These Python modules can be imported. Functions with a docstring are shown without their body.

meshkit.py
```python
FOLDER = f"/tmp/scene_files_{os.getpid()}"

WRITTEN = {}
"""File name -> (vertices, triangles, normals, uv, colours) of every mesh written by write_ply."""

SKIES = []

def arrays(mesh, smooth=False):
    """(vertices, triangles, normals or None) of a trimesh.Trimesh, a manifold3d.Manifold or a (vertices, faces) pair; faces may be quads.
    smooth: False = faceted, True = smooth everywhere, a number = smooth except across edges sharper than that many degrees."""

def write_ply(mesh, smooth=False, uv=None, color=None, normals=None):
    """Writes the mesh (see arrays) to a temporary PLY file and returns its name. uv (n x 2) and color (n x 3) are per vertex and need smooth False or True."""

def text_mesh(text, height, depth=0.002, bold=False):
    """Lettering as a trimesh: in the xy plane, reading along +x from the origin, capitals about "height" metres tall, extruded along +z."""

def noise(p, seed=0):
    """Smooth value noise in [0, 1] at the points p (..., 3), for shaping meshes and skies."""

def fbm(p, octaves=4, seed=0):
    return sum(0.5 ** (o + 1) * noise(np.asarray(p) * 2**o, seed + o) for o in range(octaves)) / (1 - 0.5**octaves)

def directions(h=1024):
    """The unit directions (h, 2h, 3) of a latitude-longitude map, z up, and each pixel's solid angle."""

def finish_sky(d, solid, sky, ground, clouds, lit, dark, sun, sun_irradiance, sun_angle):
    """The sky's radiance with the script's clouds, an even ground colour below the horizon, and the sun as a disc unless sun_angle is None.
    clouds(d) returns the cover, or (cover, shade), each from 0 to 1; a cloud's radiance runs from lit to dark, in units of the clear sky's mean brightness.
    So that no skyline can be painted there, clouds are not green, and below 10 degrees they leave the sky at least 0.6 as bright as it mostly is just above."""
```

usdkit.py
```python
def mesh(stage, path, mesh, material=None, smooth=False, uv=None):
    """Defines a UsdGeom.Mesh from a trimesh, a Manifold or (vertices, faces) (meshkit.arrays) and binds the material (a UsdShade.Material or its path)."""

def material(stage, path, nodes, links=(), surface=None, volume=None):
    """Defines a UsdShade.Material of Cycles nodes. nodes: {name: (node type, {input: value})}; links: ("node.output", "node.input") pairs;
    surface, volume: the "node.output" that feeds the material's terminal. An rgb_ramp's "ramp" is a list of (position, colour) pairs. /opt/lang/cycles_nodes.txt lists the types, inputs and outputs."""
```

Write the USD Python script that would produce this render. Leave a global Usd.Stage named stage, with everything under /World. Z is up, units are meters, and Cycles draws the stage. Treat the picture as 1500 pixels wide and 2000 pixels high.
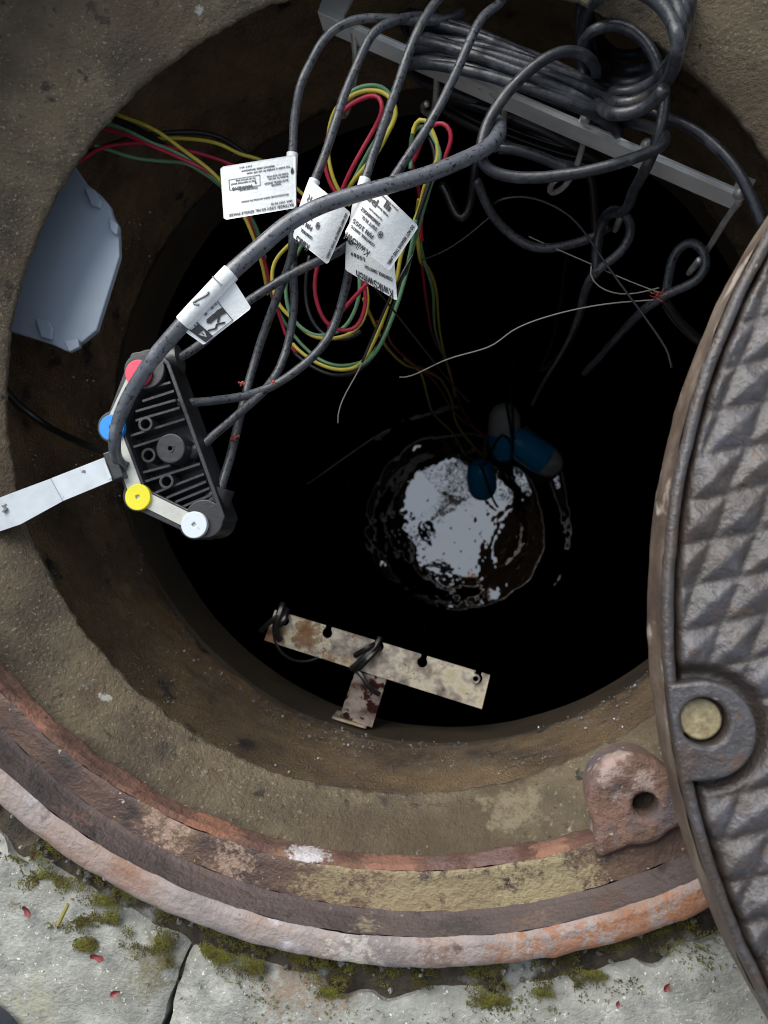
import math, numpy as np, trimesh, usdkit, meshkit
import manifold3d as mf
from scipy.interpolate import CubicSpline
from shapely.geometry import Polygon, LineString, Point, box as sbox
from shapely.ops import unary_union
from shapely import affinity
from pxr import Usd, UsdGeom, UsdLux, UsdShade, Gf, Sdf

stage = Usd.Stage.CreateInMemory()
UsdGeom.SetStageUpAxis(stage, UsdGeom.Tokens.z)
UsdGeom.SetStageMetersPerUnit(stage, 1.0)
UsdGeom.Xform.Define(stage, '/World')
UsdGeom.Scope.Define(stage, '/World/Looks')
rng = np.random.default_rng(7)

# ---------------------------------------------------------------- camera, sky, sun, exposure
PA, PB, FPX, CAMZ = 0.046, 0.112, 1500.0, 0.45
EXPOSURE = 1.95
SKY, CLOUD, SUN = 0.066, (2.6, 2.85, 3.2), 0.34
ca, sa, cb, sb_ = math.cos(PA), math.sin(PA), math.cos(PB), math.sin(PB)
ROT = np.array([[cb, 0, sb_], [0, 1, 0], [-sb_, 0, cb]]) @ np.array([[1, 0, 0], [0, ca, -sa], [0, sa, ca]])
cam = UsdGeom.Camera.Define(stage, '/World/camera')
m = np.eye(4); m[:3, :3] = ROT.T; m[3, :3] = (0, 0, CAMZ)
cam.AddTransformOp().Set(Gf.Matrix4d(m.tolist()))
cam.CreateHorizontalApertureAttr(20.955); cam.CreateVerticalApertureAttr(20.955 * 4 / 3)
cam.CreateFocalLengthAttr(20.955)
cam.CreateFStopAttr(9.0); cam.CreateFocusDistanceAttr(0.55)
cam.CreateClippingRangeAttr(Gf.Vec2f(0.005, 500))
cam.CreateExposureAttr(EXPOSURE)

sun_dir = np.array([-0.38, 0.70, 0.60]); sun_dir /= np.linalg.norm(sun_dir)
dome = UsdLux.DomeLight.Define(stage, '/World/sky')
dome.GetPrim().SetCustomDataByKey('kind', 'structure')
dm = usdkit.material(stage, '/World/Looks/sky_overcast', {
    'tc': ('texture_coordinate', {}),
    'n': ('noise_texture', {'scale': 2.2, 'detail': 5.0, 'roughness': 0.55}),
    'r': ('rgb_ramp', {'ramp': [(0.25, (0.72,) * 3), (0.5, (0.90,) * 3), (0.8, (1.0,) * 3)]}),
    's': ('sky_texture', {'sky_type': 'single_scattering', 'sun_disc': False, 'sun_elevation': math.asin(sun_dir[2]), 'sun_rotation': math.atan2(sun_dir[0], sun_dir[1])}),
    'c': ('mix_color', {'blend_type': 'mix', 'fac': 0.8, 'b': CLOUD, 'use_clamp': False}),
    'b': ('background_shader', {'strength': SKY})},
    [('tc.generated', 'n.vector'), ('n.fac', 'r.fac'), ('r.color', 'c.fac'), ('s.color', 'c.a'), ('c.result', 'b.color')], surface='b.background')
UsdShade.MaterialBindingAPI.Apply(dome.GetPrim()).Bind(dm)
sun = UsdLux.DistantLight.Define(stage, '/World/sun')
sun.CreateNormalizeAttr(True); sun.CreateIntensityAttr(SUN); sun.CreateAngleAttr(55.0); sun.CreateColorAttr(Gf.Vec3f(1, .97, .93))
zx = sun_dir; xx = np.cross([0, 1, 0], zx); xx /= np.linalg.norm(xx); yx = np.cross(zx, xx)
m = np.eye(4); m[0, :3], m[1, :3], m[2, :3] = xx, yx, zx
sun.AddTransformOp().Set(Gf.Matrix4d(m.tolist()))

# ---------------------------------------------------------------- helpers
def at(px, py, d):
    """The point d metres below the camera that stands at the measured place (the photograph is 1500 wide)."""
    v = ROT @ np.array([(px - 750) / FPX, -(py - 1000) / FPX, -1.0])
    return np.array([0, 0, CAMZ]) + v * (d / -v[2])

USED = {}
def numbered(parent, name):
    k = (parent, name); n = USED.get(k, 0); USED[k] = n + 1
    return f'{parent}/{name}' + (f'_{n:03d}' if n else '')

BASE = {}
def thing(name, label, cat, base=(0, 0, 0), group=None, kind=None):
    p = numbered('/World', name)
    x = UsdGeom.Xform.Define(stage, p); x.AddTranslateOp().Set(Gf.Vec3d(*map(float, base)))
    tagp(x.GetPrim(), label, cat, group, kind); BASE[p] = np.asarray(base, float)
    return p
def tagp(pr, label=None, cat=None, group=None, kind=None):
    for k, v in (('label', label), ('category', cat), ('group', group), ('kind', kind)):
        if v: pr.SetCustomDataByKey(k, v)
def obj(name, mesh, mat, parent='/World', smooth=False, label=None, cat=None, group=None, kind=None):
    v, f, n = None, None, None
    if isinstance(mesh, list): mesh = trimesh.util.concatenate([tm(x) for x in mesh])
    base = BASE.get(parent, np.zeros(3))
    t = tm(mesh); t = trimesh.Trimesh(np.asarray(t.vertices) - base, t.faces, process=False)
    p = numbered(parent, name); BASE[p] = base
    pr = usdkit.mesh(stage, p, t, mat, smooth).GetPrim()
    tagp(pr, label, cat, group, kind)
    return p
def tm(x):
    if isinstance(x, trimesh.Trimesh): return x
    v, f, _ = meshkit.arrays(x); return trimesh.Trimesh(v, f, process=False)

def spline(P, step, closed=False):
    P = np.asarray(P, float)
    s = np.r_[0, np.cumsum(np.sqrt(np.linalg.norm(np.diff(P, axis=0), axis=1)) + 1e-9)]
    c = CubicSpline(s, P); u = np.linspace(0, s[-1], 40 * len(P))
    Q = c(u); L = np.r_[0, np.cumsum(np.linalg.norm(np.diff(Q, axis=0), axis=1))]
    n = max(4, int(L[-1] / step))
    return np.stack([np.interp(np.linspace(0, L[-1], n), L, Q[:, k]) for k in range(3)], 1)
def sweep(Q, r, n=10):
    Q = np.asarray(Q, float); r = np.broadcast_to(r, len(Q))
    T = np.gradient(Q, axis=0); T /= np.linalg.norm(T, axis=1)[:, None] + 1e-12
    N = np.cross(T[0], [0.3, 0.5, 0.81]); N /= np.linalg.norm(N)
    a = np.linspace(0, 2 * np.pi, n, endpoint=False); V = []
    for i in range(len(Q)):
        N = N - T[i] * (N @ T[i]); N /= np.linalg.norm(N); B = np.cross(T[i], N)
        V.append(Q[i] + r[i] * (np.cos(a)[:, None] * N + np.sin(a)[:, None] * B))
    V = np.vstack(V); m = len(Q); i, j = np.meshgrid(np.arange(m - 1), np.arange(n), indexing='ij')
    i, j = i.ravel(), j.ravel(); k = (j + 1) % n
    F = np.vstack([np.c_[i * n + j, i * n + k, (i + 1) * n + k], np.c_[i * n + j, (i + 1) * n + k, (i + 1) * n + j]])
    V = np.vstack([V, Q[0], Q[-1]]); c0, c1 = len(V) - 2, len(V) - 1; jj = np.arange(n); kk = (jj + 1) % n
    F = np.vstack([F, np.c_[np.full(n, c0), kk, jj], np.c_[np.full(n, c1), (m - 1) * n + jj, (m - 1) * n + kk]])
    return trimesh.Trimesh(V, F, process=False)
def tube(P, r, n=10, step=0.004): return sweep(spline(P, step), r, n)
def pix(L, d):
    """[(px, py), ...] with depths: a list as long, or two or more values spread evenly along it."""
    d = np.interp(np.linspace(0, 1, len(L)), np.linspace(0, 1, len(d)), d) if np.ndim(d) else [d] * len(L)
    return np.array([at(x, y, z) for (x, y), z in zip(L, d)])
def prism(poly, z0, z1):
    """Extrudes a shapely polygon given in metres."""
    out = []
    for g in getattr(poly, 'geoms', [poly]):
        if g.area < 1e-9: continue
        e = trimesh.creation.extrude_polygon(g, z1 - z0, engine='earcut'); e.apply_translation((0, 0, z0)); out.append(e)
    return trimesh.util.concatenate(out)
def ring_pts(co, step):
    L_ = LineString(co); n = max(12, int(L_.length / step)); return np.array([L_.interpolate(k / n, normalized=True).coords[0] for k in range(n)])
def bev(poly, z0, z1, b, seg=3):
    """Extrudes a polygon with its upper edge rounded by the radius b."""
    out = []
    for g in getattr(poly, 'geoms', [poly]):
        if g.area < 1e-9: continue
        caps = []
        for q, ring in enumerate([g.exterior] + list(g.interiors)):
            co = np.array(ring.coords)[::(1 if (ring.is_ccw) == (q == 0) else -1)]
            P = ring_pts(co, max(b * .8, .0008)); T = np.roll(P, -1, 0) - np.roll(P, 1, 0); T /= np.linalg.norm(T, axis=1)[:, None] + 1e-12; N = np.c_[-T[:, 1], T[:, 0]]
            rows = [(0, z0), (0, z1 - b)] + [(b * (1 - math.cos(math.pi / 2 * k / seg)), z1 - b + b * math.sin(math.pi / 2 * k / seg)) for k in range(1, seg + 1)]
            V = np.stack([np.c_[P + N * i_, np.full(len(P), z_)] for i_, z_ in rows], 1); n = len(P)
            out.append(trimesh.Trimesh(V.reshape(-1, 3), grid_faces(n, len(rows), True), process=False)); caps.append((P + N * b))
        pg = Polygon(caps[0], caps[1:])
        if not pg.is_valid: pg = pg.buffer(0)
        for h in getattr(pg, 'geoms', [pg]):
            v, f = trimesh.creation.triangulate_polygon(h, engine='earcut')
            out.append(trimesh.Trimesh(np.c_[v, np.full(len(v), z1)], f, process=False))
            out.append(trimesh.Trimesh(np.c_[v, np.full(len(v), z0)], f[:, ::-1], process=False))
    return out
def ppoly(L, d): return Polygon([at(x, y, d)[:2] for x, y in L])
def grid_faces(nu, nv, closed=False):
    i, j = np.meshgrid(np.arange(nu if closed else nu - 1), np.arange(nv - 1), indexing='ij'); i, j = i.ravel(), j.ravel(); k = (i + 1) % nu
    return np.vstack([np.c_[i * nv + j, k * nv + j, k * nv + j + 1], np.c_[i * nv + j, k * nv + j + 1, i * nv + j + 1]])
def loft(prof, n=720, amp=0.0, freq=40, seed=0, lip=None, oct=4):
    """prof: rows (cx, cy, r, z). A ring surface through circles, roughened along its normal."""
    prof = np.asarray(prof, float); a = np.linspace(0, 2 * np.pi, n, endpoint=False)
    V = np.stack([prof[None, :, 0] + prof[None, :, 2] * np.cos(a)[:, None], prof[None, :, 1] + prof[None, :, 2] * np.sin(a)[:, None], np.broadcast_to(prof[None, :, 3], (n, len(prof)))], -1)
    if np.any(amp):
        A = np.broadcast_to(amp, len(prof))[None, :]
        d = (meshkit.fbm(V * freq, oct, seed) - .5) * 2 * A
        dz = (meshkit.fbm(V * freq + 31.7, oct, seed + 9) - .5) * A
        V = V + np.stack([d * np.cos(a)[:, None], d * np.sin(a)[:, None], dz], -1)
    return trimesh.Trimesh(V.reshape(-1, 3), grid_faces(n, len(prof), True)[:, ::-1], process=False)
def dense(rows, step=0.004):
    rows = np.asarray(rows, float); out = [rows[0]]
    for p, q in zip(rows[:-1], rows[1:]):
        k = max(1, int(math.hypot(q[2] - p[2], q[3] - p[3]) / step))
        out += [p + (q - p) * (i + 1) / k for i in range(k)]
    return np.array(out)

SPOT = .8
def mat(name, base, rough=.6, bump=0, bscale=60, metal=0, spec=.5, layers=(), rr=None, coat=0, extra=None, stretch=None, bdet=6.0, spots=(), zlow=None):
    """base: colour or ramp stops over a noise of scale base_scale; layers: (noise scale, low, high, colour, detail[, kind]) laid over it."""
    N = {'g': ('geometry', {}), 'p': ('principled_bsdf', {'roughness': rough, 'metallic': metal, 'specular_ior_level': spec, 'coat_weight': coat, 'coat_roughness': .15})}
    L = []; V = 'g.position'
    if stretch: N['mp'] = ('mapping', {'scale': stretch}); L.append(('g.position', 'mp.vector')); V = 'mp.vector'
    if isinstance(base, dict):
        N['n0'] = ('noise_texture', {'scale': base['scale'], 'detail': base.get('detail', 6.0), 'roughness': base.get('rough', .6)})
        N['r0'] = ('rgb_ramp', {'ramp': base['ramp']}); L += [(V, 'n0.vector'), ('n0.fac', 'r0.fac')]; cur = 'r0.color'
    else:
        N['c0'] = ('color', {'value': base}); cur = 'c0.color'
    rcur = None
    for i, l in enumerate(layers):
        sc, lo, hi, col, det = l[:5]; kind = l[5] if len(l) > 5 else 'noise'; lr = l[6] if len(l) > 6 else None
        if kind == 'noise': N[f'n{i+1}'] = ('noise_texture', {'scale': sc, 'detail': det, 'roughness': .6}); o = f'n{i+1}.fac'
        else: N[f'n{i+1}'] = ('voronoi_texture', {'scale': sc, 'randomness': 1.0}); o = f'n{i+1}.distance'
        N[f'o{i+1}'] = ('mapping', {'location': (i * 3.7 + 1.1, i * 1.3, i * 5.1)})
        N[f'k{i+1}'] = ('map_range', {'from_min': lo, 'from_max': hi, 'to_min': 0., 'to_max': 1., 'clamp': True})
        N[f'x{i+1}'] = ('mix_color', {'blend_type': 'mix', 'b': col})
        L += [(V, f'o{i+1}.vector'), (f'o{i+1}.vector', f'n{i+1}.vector'), (o, f'k{i+1}.value'), (f'k{i+1}.result', f'x{i+1}.fac'), (cur, f'x{i+1}.a')]
        cur = f'x{i+1}.result'
    for i, (c_, r_, amp, sc, col) in enumerate(spots):
        q_ = f's{i}'; amp *= 3.2; sc *= 2.2
        N[q_ + 'd'] = ('vector_math', {'math_type': 'distance', 'vector2': tuple(map(float, c_))}); N[q_ + 'n'] = ('noise_texture', {'scale': sc, 'detail': 12.0, 'roughness': .78})
        N[q_ + 'a'] = ('math', {'math_type': 'multiply_add', 'value2': -amp}); N[q_ + 'k'] = ('map_range', {'from_min': r_ - .5 * amp, 'from_max': r_ - .5 * amp - .10 * amp, 'to_min': 0., 'to_max': SPOT, 'clamp': True})
        N[q_ + 'x'] = ('mix_color', {'blend_type': 'mix', 'b': col})
        L += [('g.position', q_ + 'd.vector1'), ('g.position', q_ + 'n.vector'), (q_ + 'n.fac', q_ + 'a.value1'), (q_ + 'd.value', q_ + 'a.value3'), (q_ + 'a.value', q_ + 'k.value'), (q_ + 'k.result', q_ + 'x.fac'), (cur, q_ + 'x.a')]
        cur = q_ + 'x.result'
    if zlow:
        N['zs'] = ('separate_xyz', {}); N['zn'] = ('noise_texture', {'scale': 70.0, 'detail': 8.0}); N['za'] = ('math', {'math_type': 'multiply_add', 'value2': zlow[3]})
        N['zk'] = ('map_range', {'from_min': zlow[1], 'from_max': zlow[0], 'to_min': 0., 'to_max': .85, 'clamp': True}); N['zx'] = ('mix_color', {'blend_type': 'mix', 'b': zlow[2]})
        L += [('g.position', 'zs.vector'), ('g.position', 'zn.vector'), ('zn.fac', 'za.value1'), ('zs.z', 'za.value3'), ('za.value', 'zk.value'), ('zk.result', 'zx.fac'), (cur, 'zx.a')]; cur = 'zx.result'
    L.append((cur, 'p.base_color'))
    if rr:
        N['nr'] = ('noise_texture', {'scale': rr[0], 'detail': 5.0}); N['kr'] = ('map_range', {'from_min': .35, 'from_max': .65, 'to_min': rr[1], 'to_max': rr[2], 'clamp': True})
        L += [(V, 'nr.vector'), ('nr.fac', 'kr.value'), ('kr.result', 'p.roughness')]
    if bump:
        N['nb'] = ('noise_texture', {'scale': bscale, 'detail': bdet, 'roughness': .65}); N['bp'] = ('bump', {'strength': 1.0, 'distance': bump})
        L += [(V, 'nb.vector'), ('nb.fac', 'bp.height'), ('bp.normal', 'p.normal')]
    return usdkit.material(stage, '/World/Looks/' + name, N, L, surface='p.BSDF')

def rgb(*c): return tuple((x / 255 / 12.92 if x <= 10 else ((x / 255 + .055) / 1.055) ** 2.4) for x in c)

M = {}
M['riser'] = mat('dry_concrete', {'scale': 14, 'detail': 12, 'ramp': [(.25, rgb(48, 42, 34)), (.42, rgb(78, 69, 54)), (.56, rgb(102, 91, 71)), (.68, rgb(86, 74, 57)), (.8, rgb(72, 58, 45))]}, .72, .0038, 300,
    layers=[(9, .54, .70, rgb(70, 56, 44), 8), (420, .60, .67, rgb(134, 124, 102), 4), (44, .62, .66, rgb(46, 41, 34), 8), (170, .60, .70, rgb(58, 50, 41), 6), (7, .50, .62, rgb(78, 66, 50), 9), (34, .66, .70, rgb(158, 158, 152), 10), (20, .64, .72, rgb(52, 47, 40), 8)], bdet=9.,
    spots=[(at(165, 1340, .53), .002, .016, 70, rgb(140, 141, 138)), (at(320, 1450, .53), .002, .016, 70, rgb(136, 138, 134)), (at(395, 1510, .53), .003, .018, 70, rgb(140, 141, 138)), (at(320, 1470, .53), .008, .016, 60, rgb(50, 45, 40)), (at(1000, 1560, .53), .02, .03, 40, rgb(128, 118, 96))])
M['wet'] = mat('wet_concrete', {'scale': 13, 'detail': 12, 'ramp': [(.25, rgb(44, 37, 28)), (.45, rgb(98, 78, 54)), (.6, rgb(124, 102, 70)), (.75, rgb(116, 84, 58))]}, .2, .0045, 420, spec=.8,
    layers=[(30, .60, .68, rgb(22, 20, 18), 8), (380, .66, .70, rgb(130, 118, 94), 3)], rr=(50, .08, .36), bdet=5.,
    spots=[(at(345, 1345, 0.66), 0.016, 0.03, 90, rgb(20, 19, 18)), (at(590, 1440, 0.66), 0.014, 0.03, 90, rgb(18, 17, 16)), (at(1040, 1468, 0.66), 0.014, 0.03, 90, rgb(16, 16, 16)), (at(1195, 1432, 0.66), 0.014, 0.03, 90, rgb(16, 16, 16)), (at(215, 1040, 0.66), 0.014, 0.03, 90, rgb(20, 19, 18))])
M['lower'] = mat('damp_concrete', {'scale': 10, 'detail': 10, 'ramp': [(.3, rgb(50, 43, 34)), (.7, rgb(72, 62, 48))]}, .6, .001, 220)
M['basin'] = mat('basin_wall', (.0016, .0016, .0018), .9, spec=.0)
M['rust'] = mat('rusted_iron', {'scale': 26, 'detail': 12, 'ramp': [(.25, rgb(78, 62, 58)), (.42, rgb(104, 80, 68)), (.55, rgb(128, 98, 84)), (.66, rgb(146, 100, 70)), (.8, rgb(120, 78, 58))]}, .75, .003, 220,
    layers=[(34, .50, .60, rgb(88, 78, 78), 8), (44, .56, .64, rgb(158, 138, 130), 10), (120, .66, .72, rgb(196, 182, 168), 5), (70, .64, .72, rgb(58, 46, 42), 8)], bdet=9.)
M['rust_rim'] = mat('worn_rim_iron', {'scale': 13, 'detail': 12, 'ramp': [(.25, rgb(104, 97, 98)), (.40, rgb(116, 108, 106)), (.50, rgb(140, 130, 126)), (.58, rgb(138, 121, 112)), (.66, rgb(128, 98, 82)), (.74, rgb(112, 88, 78))]}, .5, .0018, 240,
    layers=[(44, .60, .68, rgb(164, 162, 170), 10), (60, .60, .68, rgb(92, 74, 68), 8), (160, .66, .72, rgb(84, 70, 66), 4)], bdet=9.,
    spots=[(at(1000, 1888, 0.45), 0.02, 0.05, 70, rgb(140, 98, 70)), (at(1120, 1880, 0.45), 0.026, 0.05, 70, rgb(142, 92, 58)), (at(1250, 1850, 0.45), 0.024, 0.05, 70, rgb(138, 90, 56)), (at(1360, 1795, 0.45), 0.018, 0.03, 70, rgb(146, 92, 54)), (at(690, 1885, 0.45), 0.016, 0.04, 80, rgb(176, 170, 160)), (at(850, 1880, 0.45), 0.012, 0.03, 80, rgb(110, 88, 80))])
M['rust_red'] = mat('red_rust', {'scale': 50, 'detail': 12, 'ramp': [(.3, rgb(80, 54, 46)), (.46, rgb(96, 68, 57)), (.58, rgb(110, 80, 66)), (.68, rgb(130, 98, 80)), (.8, rgb(112, 80, 72))]}, .85, .004, 260,
    layers=[(24, .64, .67, rgb(196, 190, 190), 10), (90, .60, .68, rgb(70, 46, 40), 6)], bdet=9.,
    spots=[(at(90, 1370, .484), 0.02, .016, 90, rgb(150, 106, 88)), (at(200, 1460, .484), 0.014, .016, 90, rgb(92, 62, 52)), (at(420, 1600, .484), 0.02, .016, 90, rgb(140, 96, 74)), (at(520, 1640, .484), 0.012, .016, 90, rgb(88, 64, 56)), (at(760, 1690, .484), 0.018, .016, 90, rgb(146, 104, 86)), (at(860, 1695, .484), 0.012, .016, 90, rgb(112, 92, 88)), (at(960, 1690, .484), 0.018, .016, 90, rgb(120, 96, 92)), (at(1080, 1668, .484), 0.014, .016, 90, rgb(150, 108, 88)), (at(600, 1672, 0.484), 0.014, 0.014, 120, rgb(206, 202, 204)), (at(300, 1530, 0.484), 0.012, 0.04, 90, rgb(132, 84, 56))])
M['seat'] = mat('seat_iron', {'scale': 15, 'detail': 12, 'ramp': [(.3, rgb(50, 43, 41)), (.44, rgb(76, 62, 58)), (.54, rgb(94, 75, 66)), (.64, rgb(112, 92, 74)), (.75, rgb(92, 68, 58))]}, .6, .0024, 240,
    layers=[(240, .66, .70, rgb(176, 164, 140), 4), (28, .58, .66, rgb(56, 50, 49), 8), (110, .68, .72, rgb(186, 176, 152), 5)], bdet=9.,
    spots=[(at(650, 1725, 0.478), 0.022, 0.05, 70, rgb(150, 136, 104)), (at(790, 1755, 0.478), 0.034, 0.05, 60, rgb(154, 140, 108)), (at(930, 1758, 0.478), 0.036, 0.05, 60, rgb(150, 136, 104)), (at(1070, 1745, 0.478), 0.034, 0.05, 60, rgb(158, 146, 112)), (at(330, 1620, 0.478), 0.016, 0.04, 80, rgb(170, 146, 128)), (at(450, 1680, 0.478), 0.014, 0.04, 80, rgb(168, 144, 126))])
M['groove'] = mat('groove_iron', {'scale': 18, 'detail': 12, 'ramp': [(.3, rgb(60, 51, 50)), (.55, rgb(84, 73, 71)), (.75, rgb(100, 80, 72))]}, .75, .003, 240, layers=[(130, .68, .73, rgb(140, 124, 104), 5), (40, .6, .68, rgb(50, 43, 42), 8)], bdet=9.,
    spots=[(at(120, 1640, .465), 0.02, .02, 80, rgb(118, 88, 76)), (at(300, 1745, .465), 0.02, .02, 80, rgb(52, 46, 46)), (at(480, 1815, .465), 0.018, .02, 80, rgb(116, 92, 82)), (at(720, 1830, .465), 0.012, .02, 80, rgb(140, 128, 104)), (at(900, 1830, .465), 0.016, .02, 80, rgb(60, 54, 52)), (at(1060, 1825, .465), 0.014, .02, 80, rgb(112, 94, 84)), (at(1200, 1800, .465), 0.018, .02, 80, rgb(92, 70, 60))])
M['cover'] = mat('cover_iron', {'scale': 50, 'detail': 10, 'ramp': [(.3, rgb(42, 38, 37)), (.5, rgb(60, 57, 59)), (.7, rgb(78, 76, 82))]}, .26, .0012, 260, metal=0, spec=.8,
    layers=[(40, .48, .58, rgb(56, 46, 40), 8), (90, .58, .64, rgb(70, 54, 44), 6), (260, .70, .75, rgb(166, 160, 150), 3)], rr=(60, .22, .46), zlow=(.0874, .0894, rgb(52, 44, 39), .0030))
M['cover_edge'] = mat('cover_edge', {'scale': 30, 'ramp': [(.3, rgb(60, 48, 40)), (.5, rgb(86, 71, 60)), (.7, rgb(120, 108, 96))]}, .7, .0008, 180, layers=[(34, .6, .68, rgb(160, 150, 138), 5)])
M['bolt'] = mat('bolt_head', {'scale': 220, 'ramp': [(.3, rgb(116, 104, 76)), (.6, rgb(160, 148, 116)), (.8, rgb(190, 178, 146))]}, .6, .0006, 500, metal=.3)
M['slab'] = mat('pale_concrete', {'scale': 70, 'detail': 12, 'ramp': [(.3, rgb(118, 119, 114)), (.5, rgb(146, 147, 140)), (.7, rgb(172, 173, 165))]},   .85, .0019, 330,
    layers=[(17, .54, .70, rgb(132, 132, 122), 8), (420, .64, .70, rgb(214, 216, 210), 3), (300, .66, .72, rgb(92, 92, 88), 3), (26, .66, .74, rgb(104, 92, 70), 8)], bdet=9.,
    spots=[(at(560, 1935, 0.466), 0.02, 0.05, 80, rgb(134, 116, 98)), (at(300, 1880, 0.466), 0.02, 0.05, 70, rgb(110, 104, 80)), (at(640, 1935, 0.466), 0.018, 0.04, 80, rgb(130, 112, 94)), (at(75, 1960, 0.466), 0.02, 0.05, 60, rgb(158, 158, 138))])
M['soil'] = mat('dark_soil', {'scale': 80, 'ramp': [(.3, rgb(40, 36, 30)), (.6, rgb(74, 66, 54)), (.8, rgb(112, 104, 90))]}, .95, .004, 160, layers=[(22, .58, .66, rgb(140, 142, 140), 5)])
M['ground'] = mat('gravel_ground', {'scale': 30, 'ramp': [(.3, rgb(74, 70, 62)), (.7, rgb(118, 112, 100))]}, .95)
M['moss'] = mat('moss_green', {'scale': 90, 'ramp': [(.3, rgb(50, 46, 22)), (.45, rgb(78, 72, 28)), (.58, rgb(102, 102, 36)), (.7, rgb(72, 54, 32))]}, .9)
M['cable'] = mat('black_rubber', {'scale': 50, 'detail': 10, 'ramp': [(.3, (.028, .031, .036)), (.7, (.072, .078, .088))]}, .42, .0005, 260, spec=.55,
    layers=[(340, .585, .61, (.006, .006, .007), 2), (30, .60, .70, (.10, .09, .075), 9)], rr=(90, .22, .45))
M['cable_big'] = mat('power_rubber', {'scale': 40, 'ramp': [(.3, (.011, .0125, .016)), (.7, (.028, .031, .038))]}, .4, .0004, 260, spec=.55, layers=[(300, .60, .63, (.006, .006, .007), 2), (50, .56, .70, (.075, .08, .092), 9), (26, .62, .70, (.06, .052, .042), 9)], rr=(90, .24, .45))
M['cable_power'] = mat('grey_power_rubber', {'scale': 40, 'ramp': [(.3, (.060, .066, .078)), (.7, (.095, .102, .118))]}, .38, .0004, 260, spec=.7, layers=[(320, .60, .63, (.010, .010, .012), 2), (50, .58, .70, (.15, .16, .18), 8)], rr=(90, .22, .42))
M['cable_old'] = mat('wet_black_rubber', (.012, .012, .013), .25, .0004, 200)
M['steel'] = mat('brushed_steel', {'scale': 30, 'ramp': [(.3, (.52, .52, .50)), (.7, (.68, .68, .66))]}, .42, .0001, 300, metal=.25, layers=[(60, .64, .72, (.22, .19, .16), 6)])
M['hook'] = mat('hook_steel', {'scale': 60, 'ramp': [(.3, (.30, .28, .26)), (.7, (.62, .61, .58))]}, .4, .0001, 300, metal=.5)
M['tip'] = mat('cut_steel', (.75, .76, .76), .3, metal=.6)
M['bracket'] = mat('grey_strip', {'scale': 70, 'ramp': [(.3, rgb(170, 178, 184)), (.7, rgb(190, 198, 204))]}, .45, .0001, 200, layers=[(160, .68, .72, rgb(90, 96, 104), 3)])
M['plastic'] = mat('black_plastic', {'scale': 40, 'ramp': [(.3, (.008, .0085, .0095)), (.7, (.016, .017, .019))]}, .36, .0003, 260, spec=.6, layers=[(200, .68, .73, (.006, .006, .006), 3)])
M['channel'] = mat('pale_gasket', {'scale': 60, 'ramp': [(.3, rgb(168, 170, 162)), (.7, rgb(190, 192, 184))]}, .55, .0002, 200, layers=[(150, .66, .72, rgb(110, 110, 104), 4)])
for k, c in (('red', (226, 62, 88)), ('blue', (28, 132, 214)), ('yellow', (214, 204, 34)), ('white', (196, 204, 210))):
    M['cap_' + k] = mat('cap_' + k, rgb(*c), .4, .0002, 200, layers=[(260, .70, .76, tuple(x * .5 for x in rgb(*c)), 3)])
for k, c in (('red', (176, 36, 62)), ('yellow', (196, 182, 70)), ('green', (104, 150, 112)), ('black', (24, 24, 26))):
    M['wire_' + k] = mat('wire_' + k, {'scale': 70, 'ramp': [(.3, tuple(x * .8 for x in rgb(*c))), (.7, rgb(*c))]}, .45)
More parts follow.
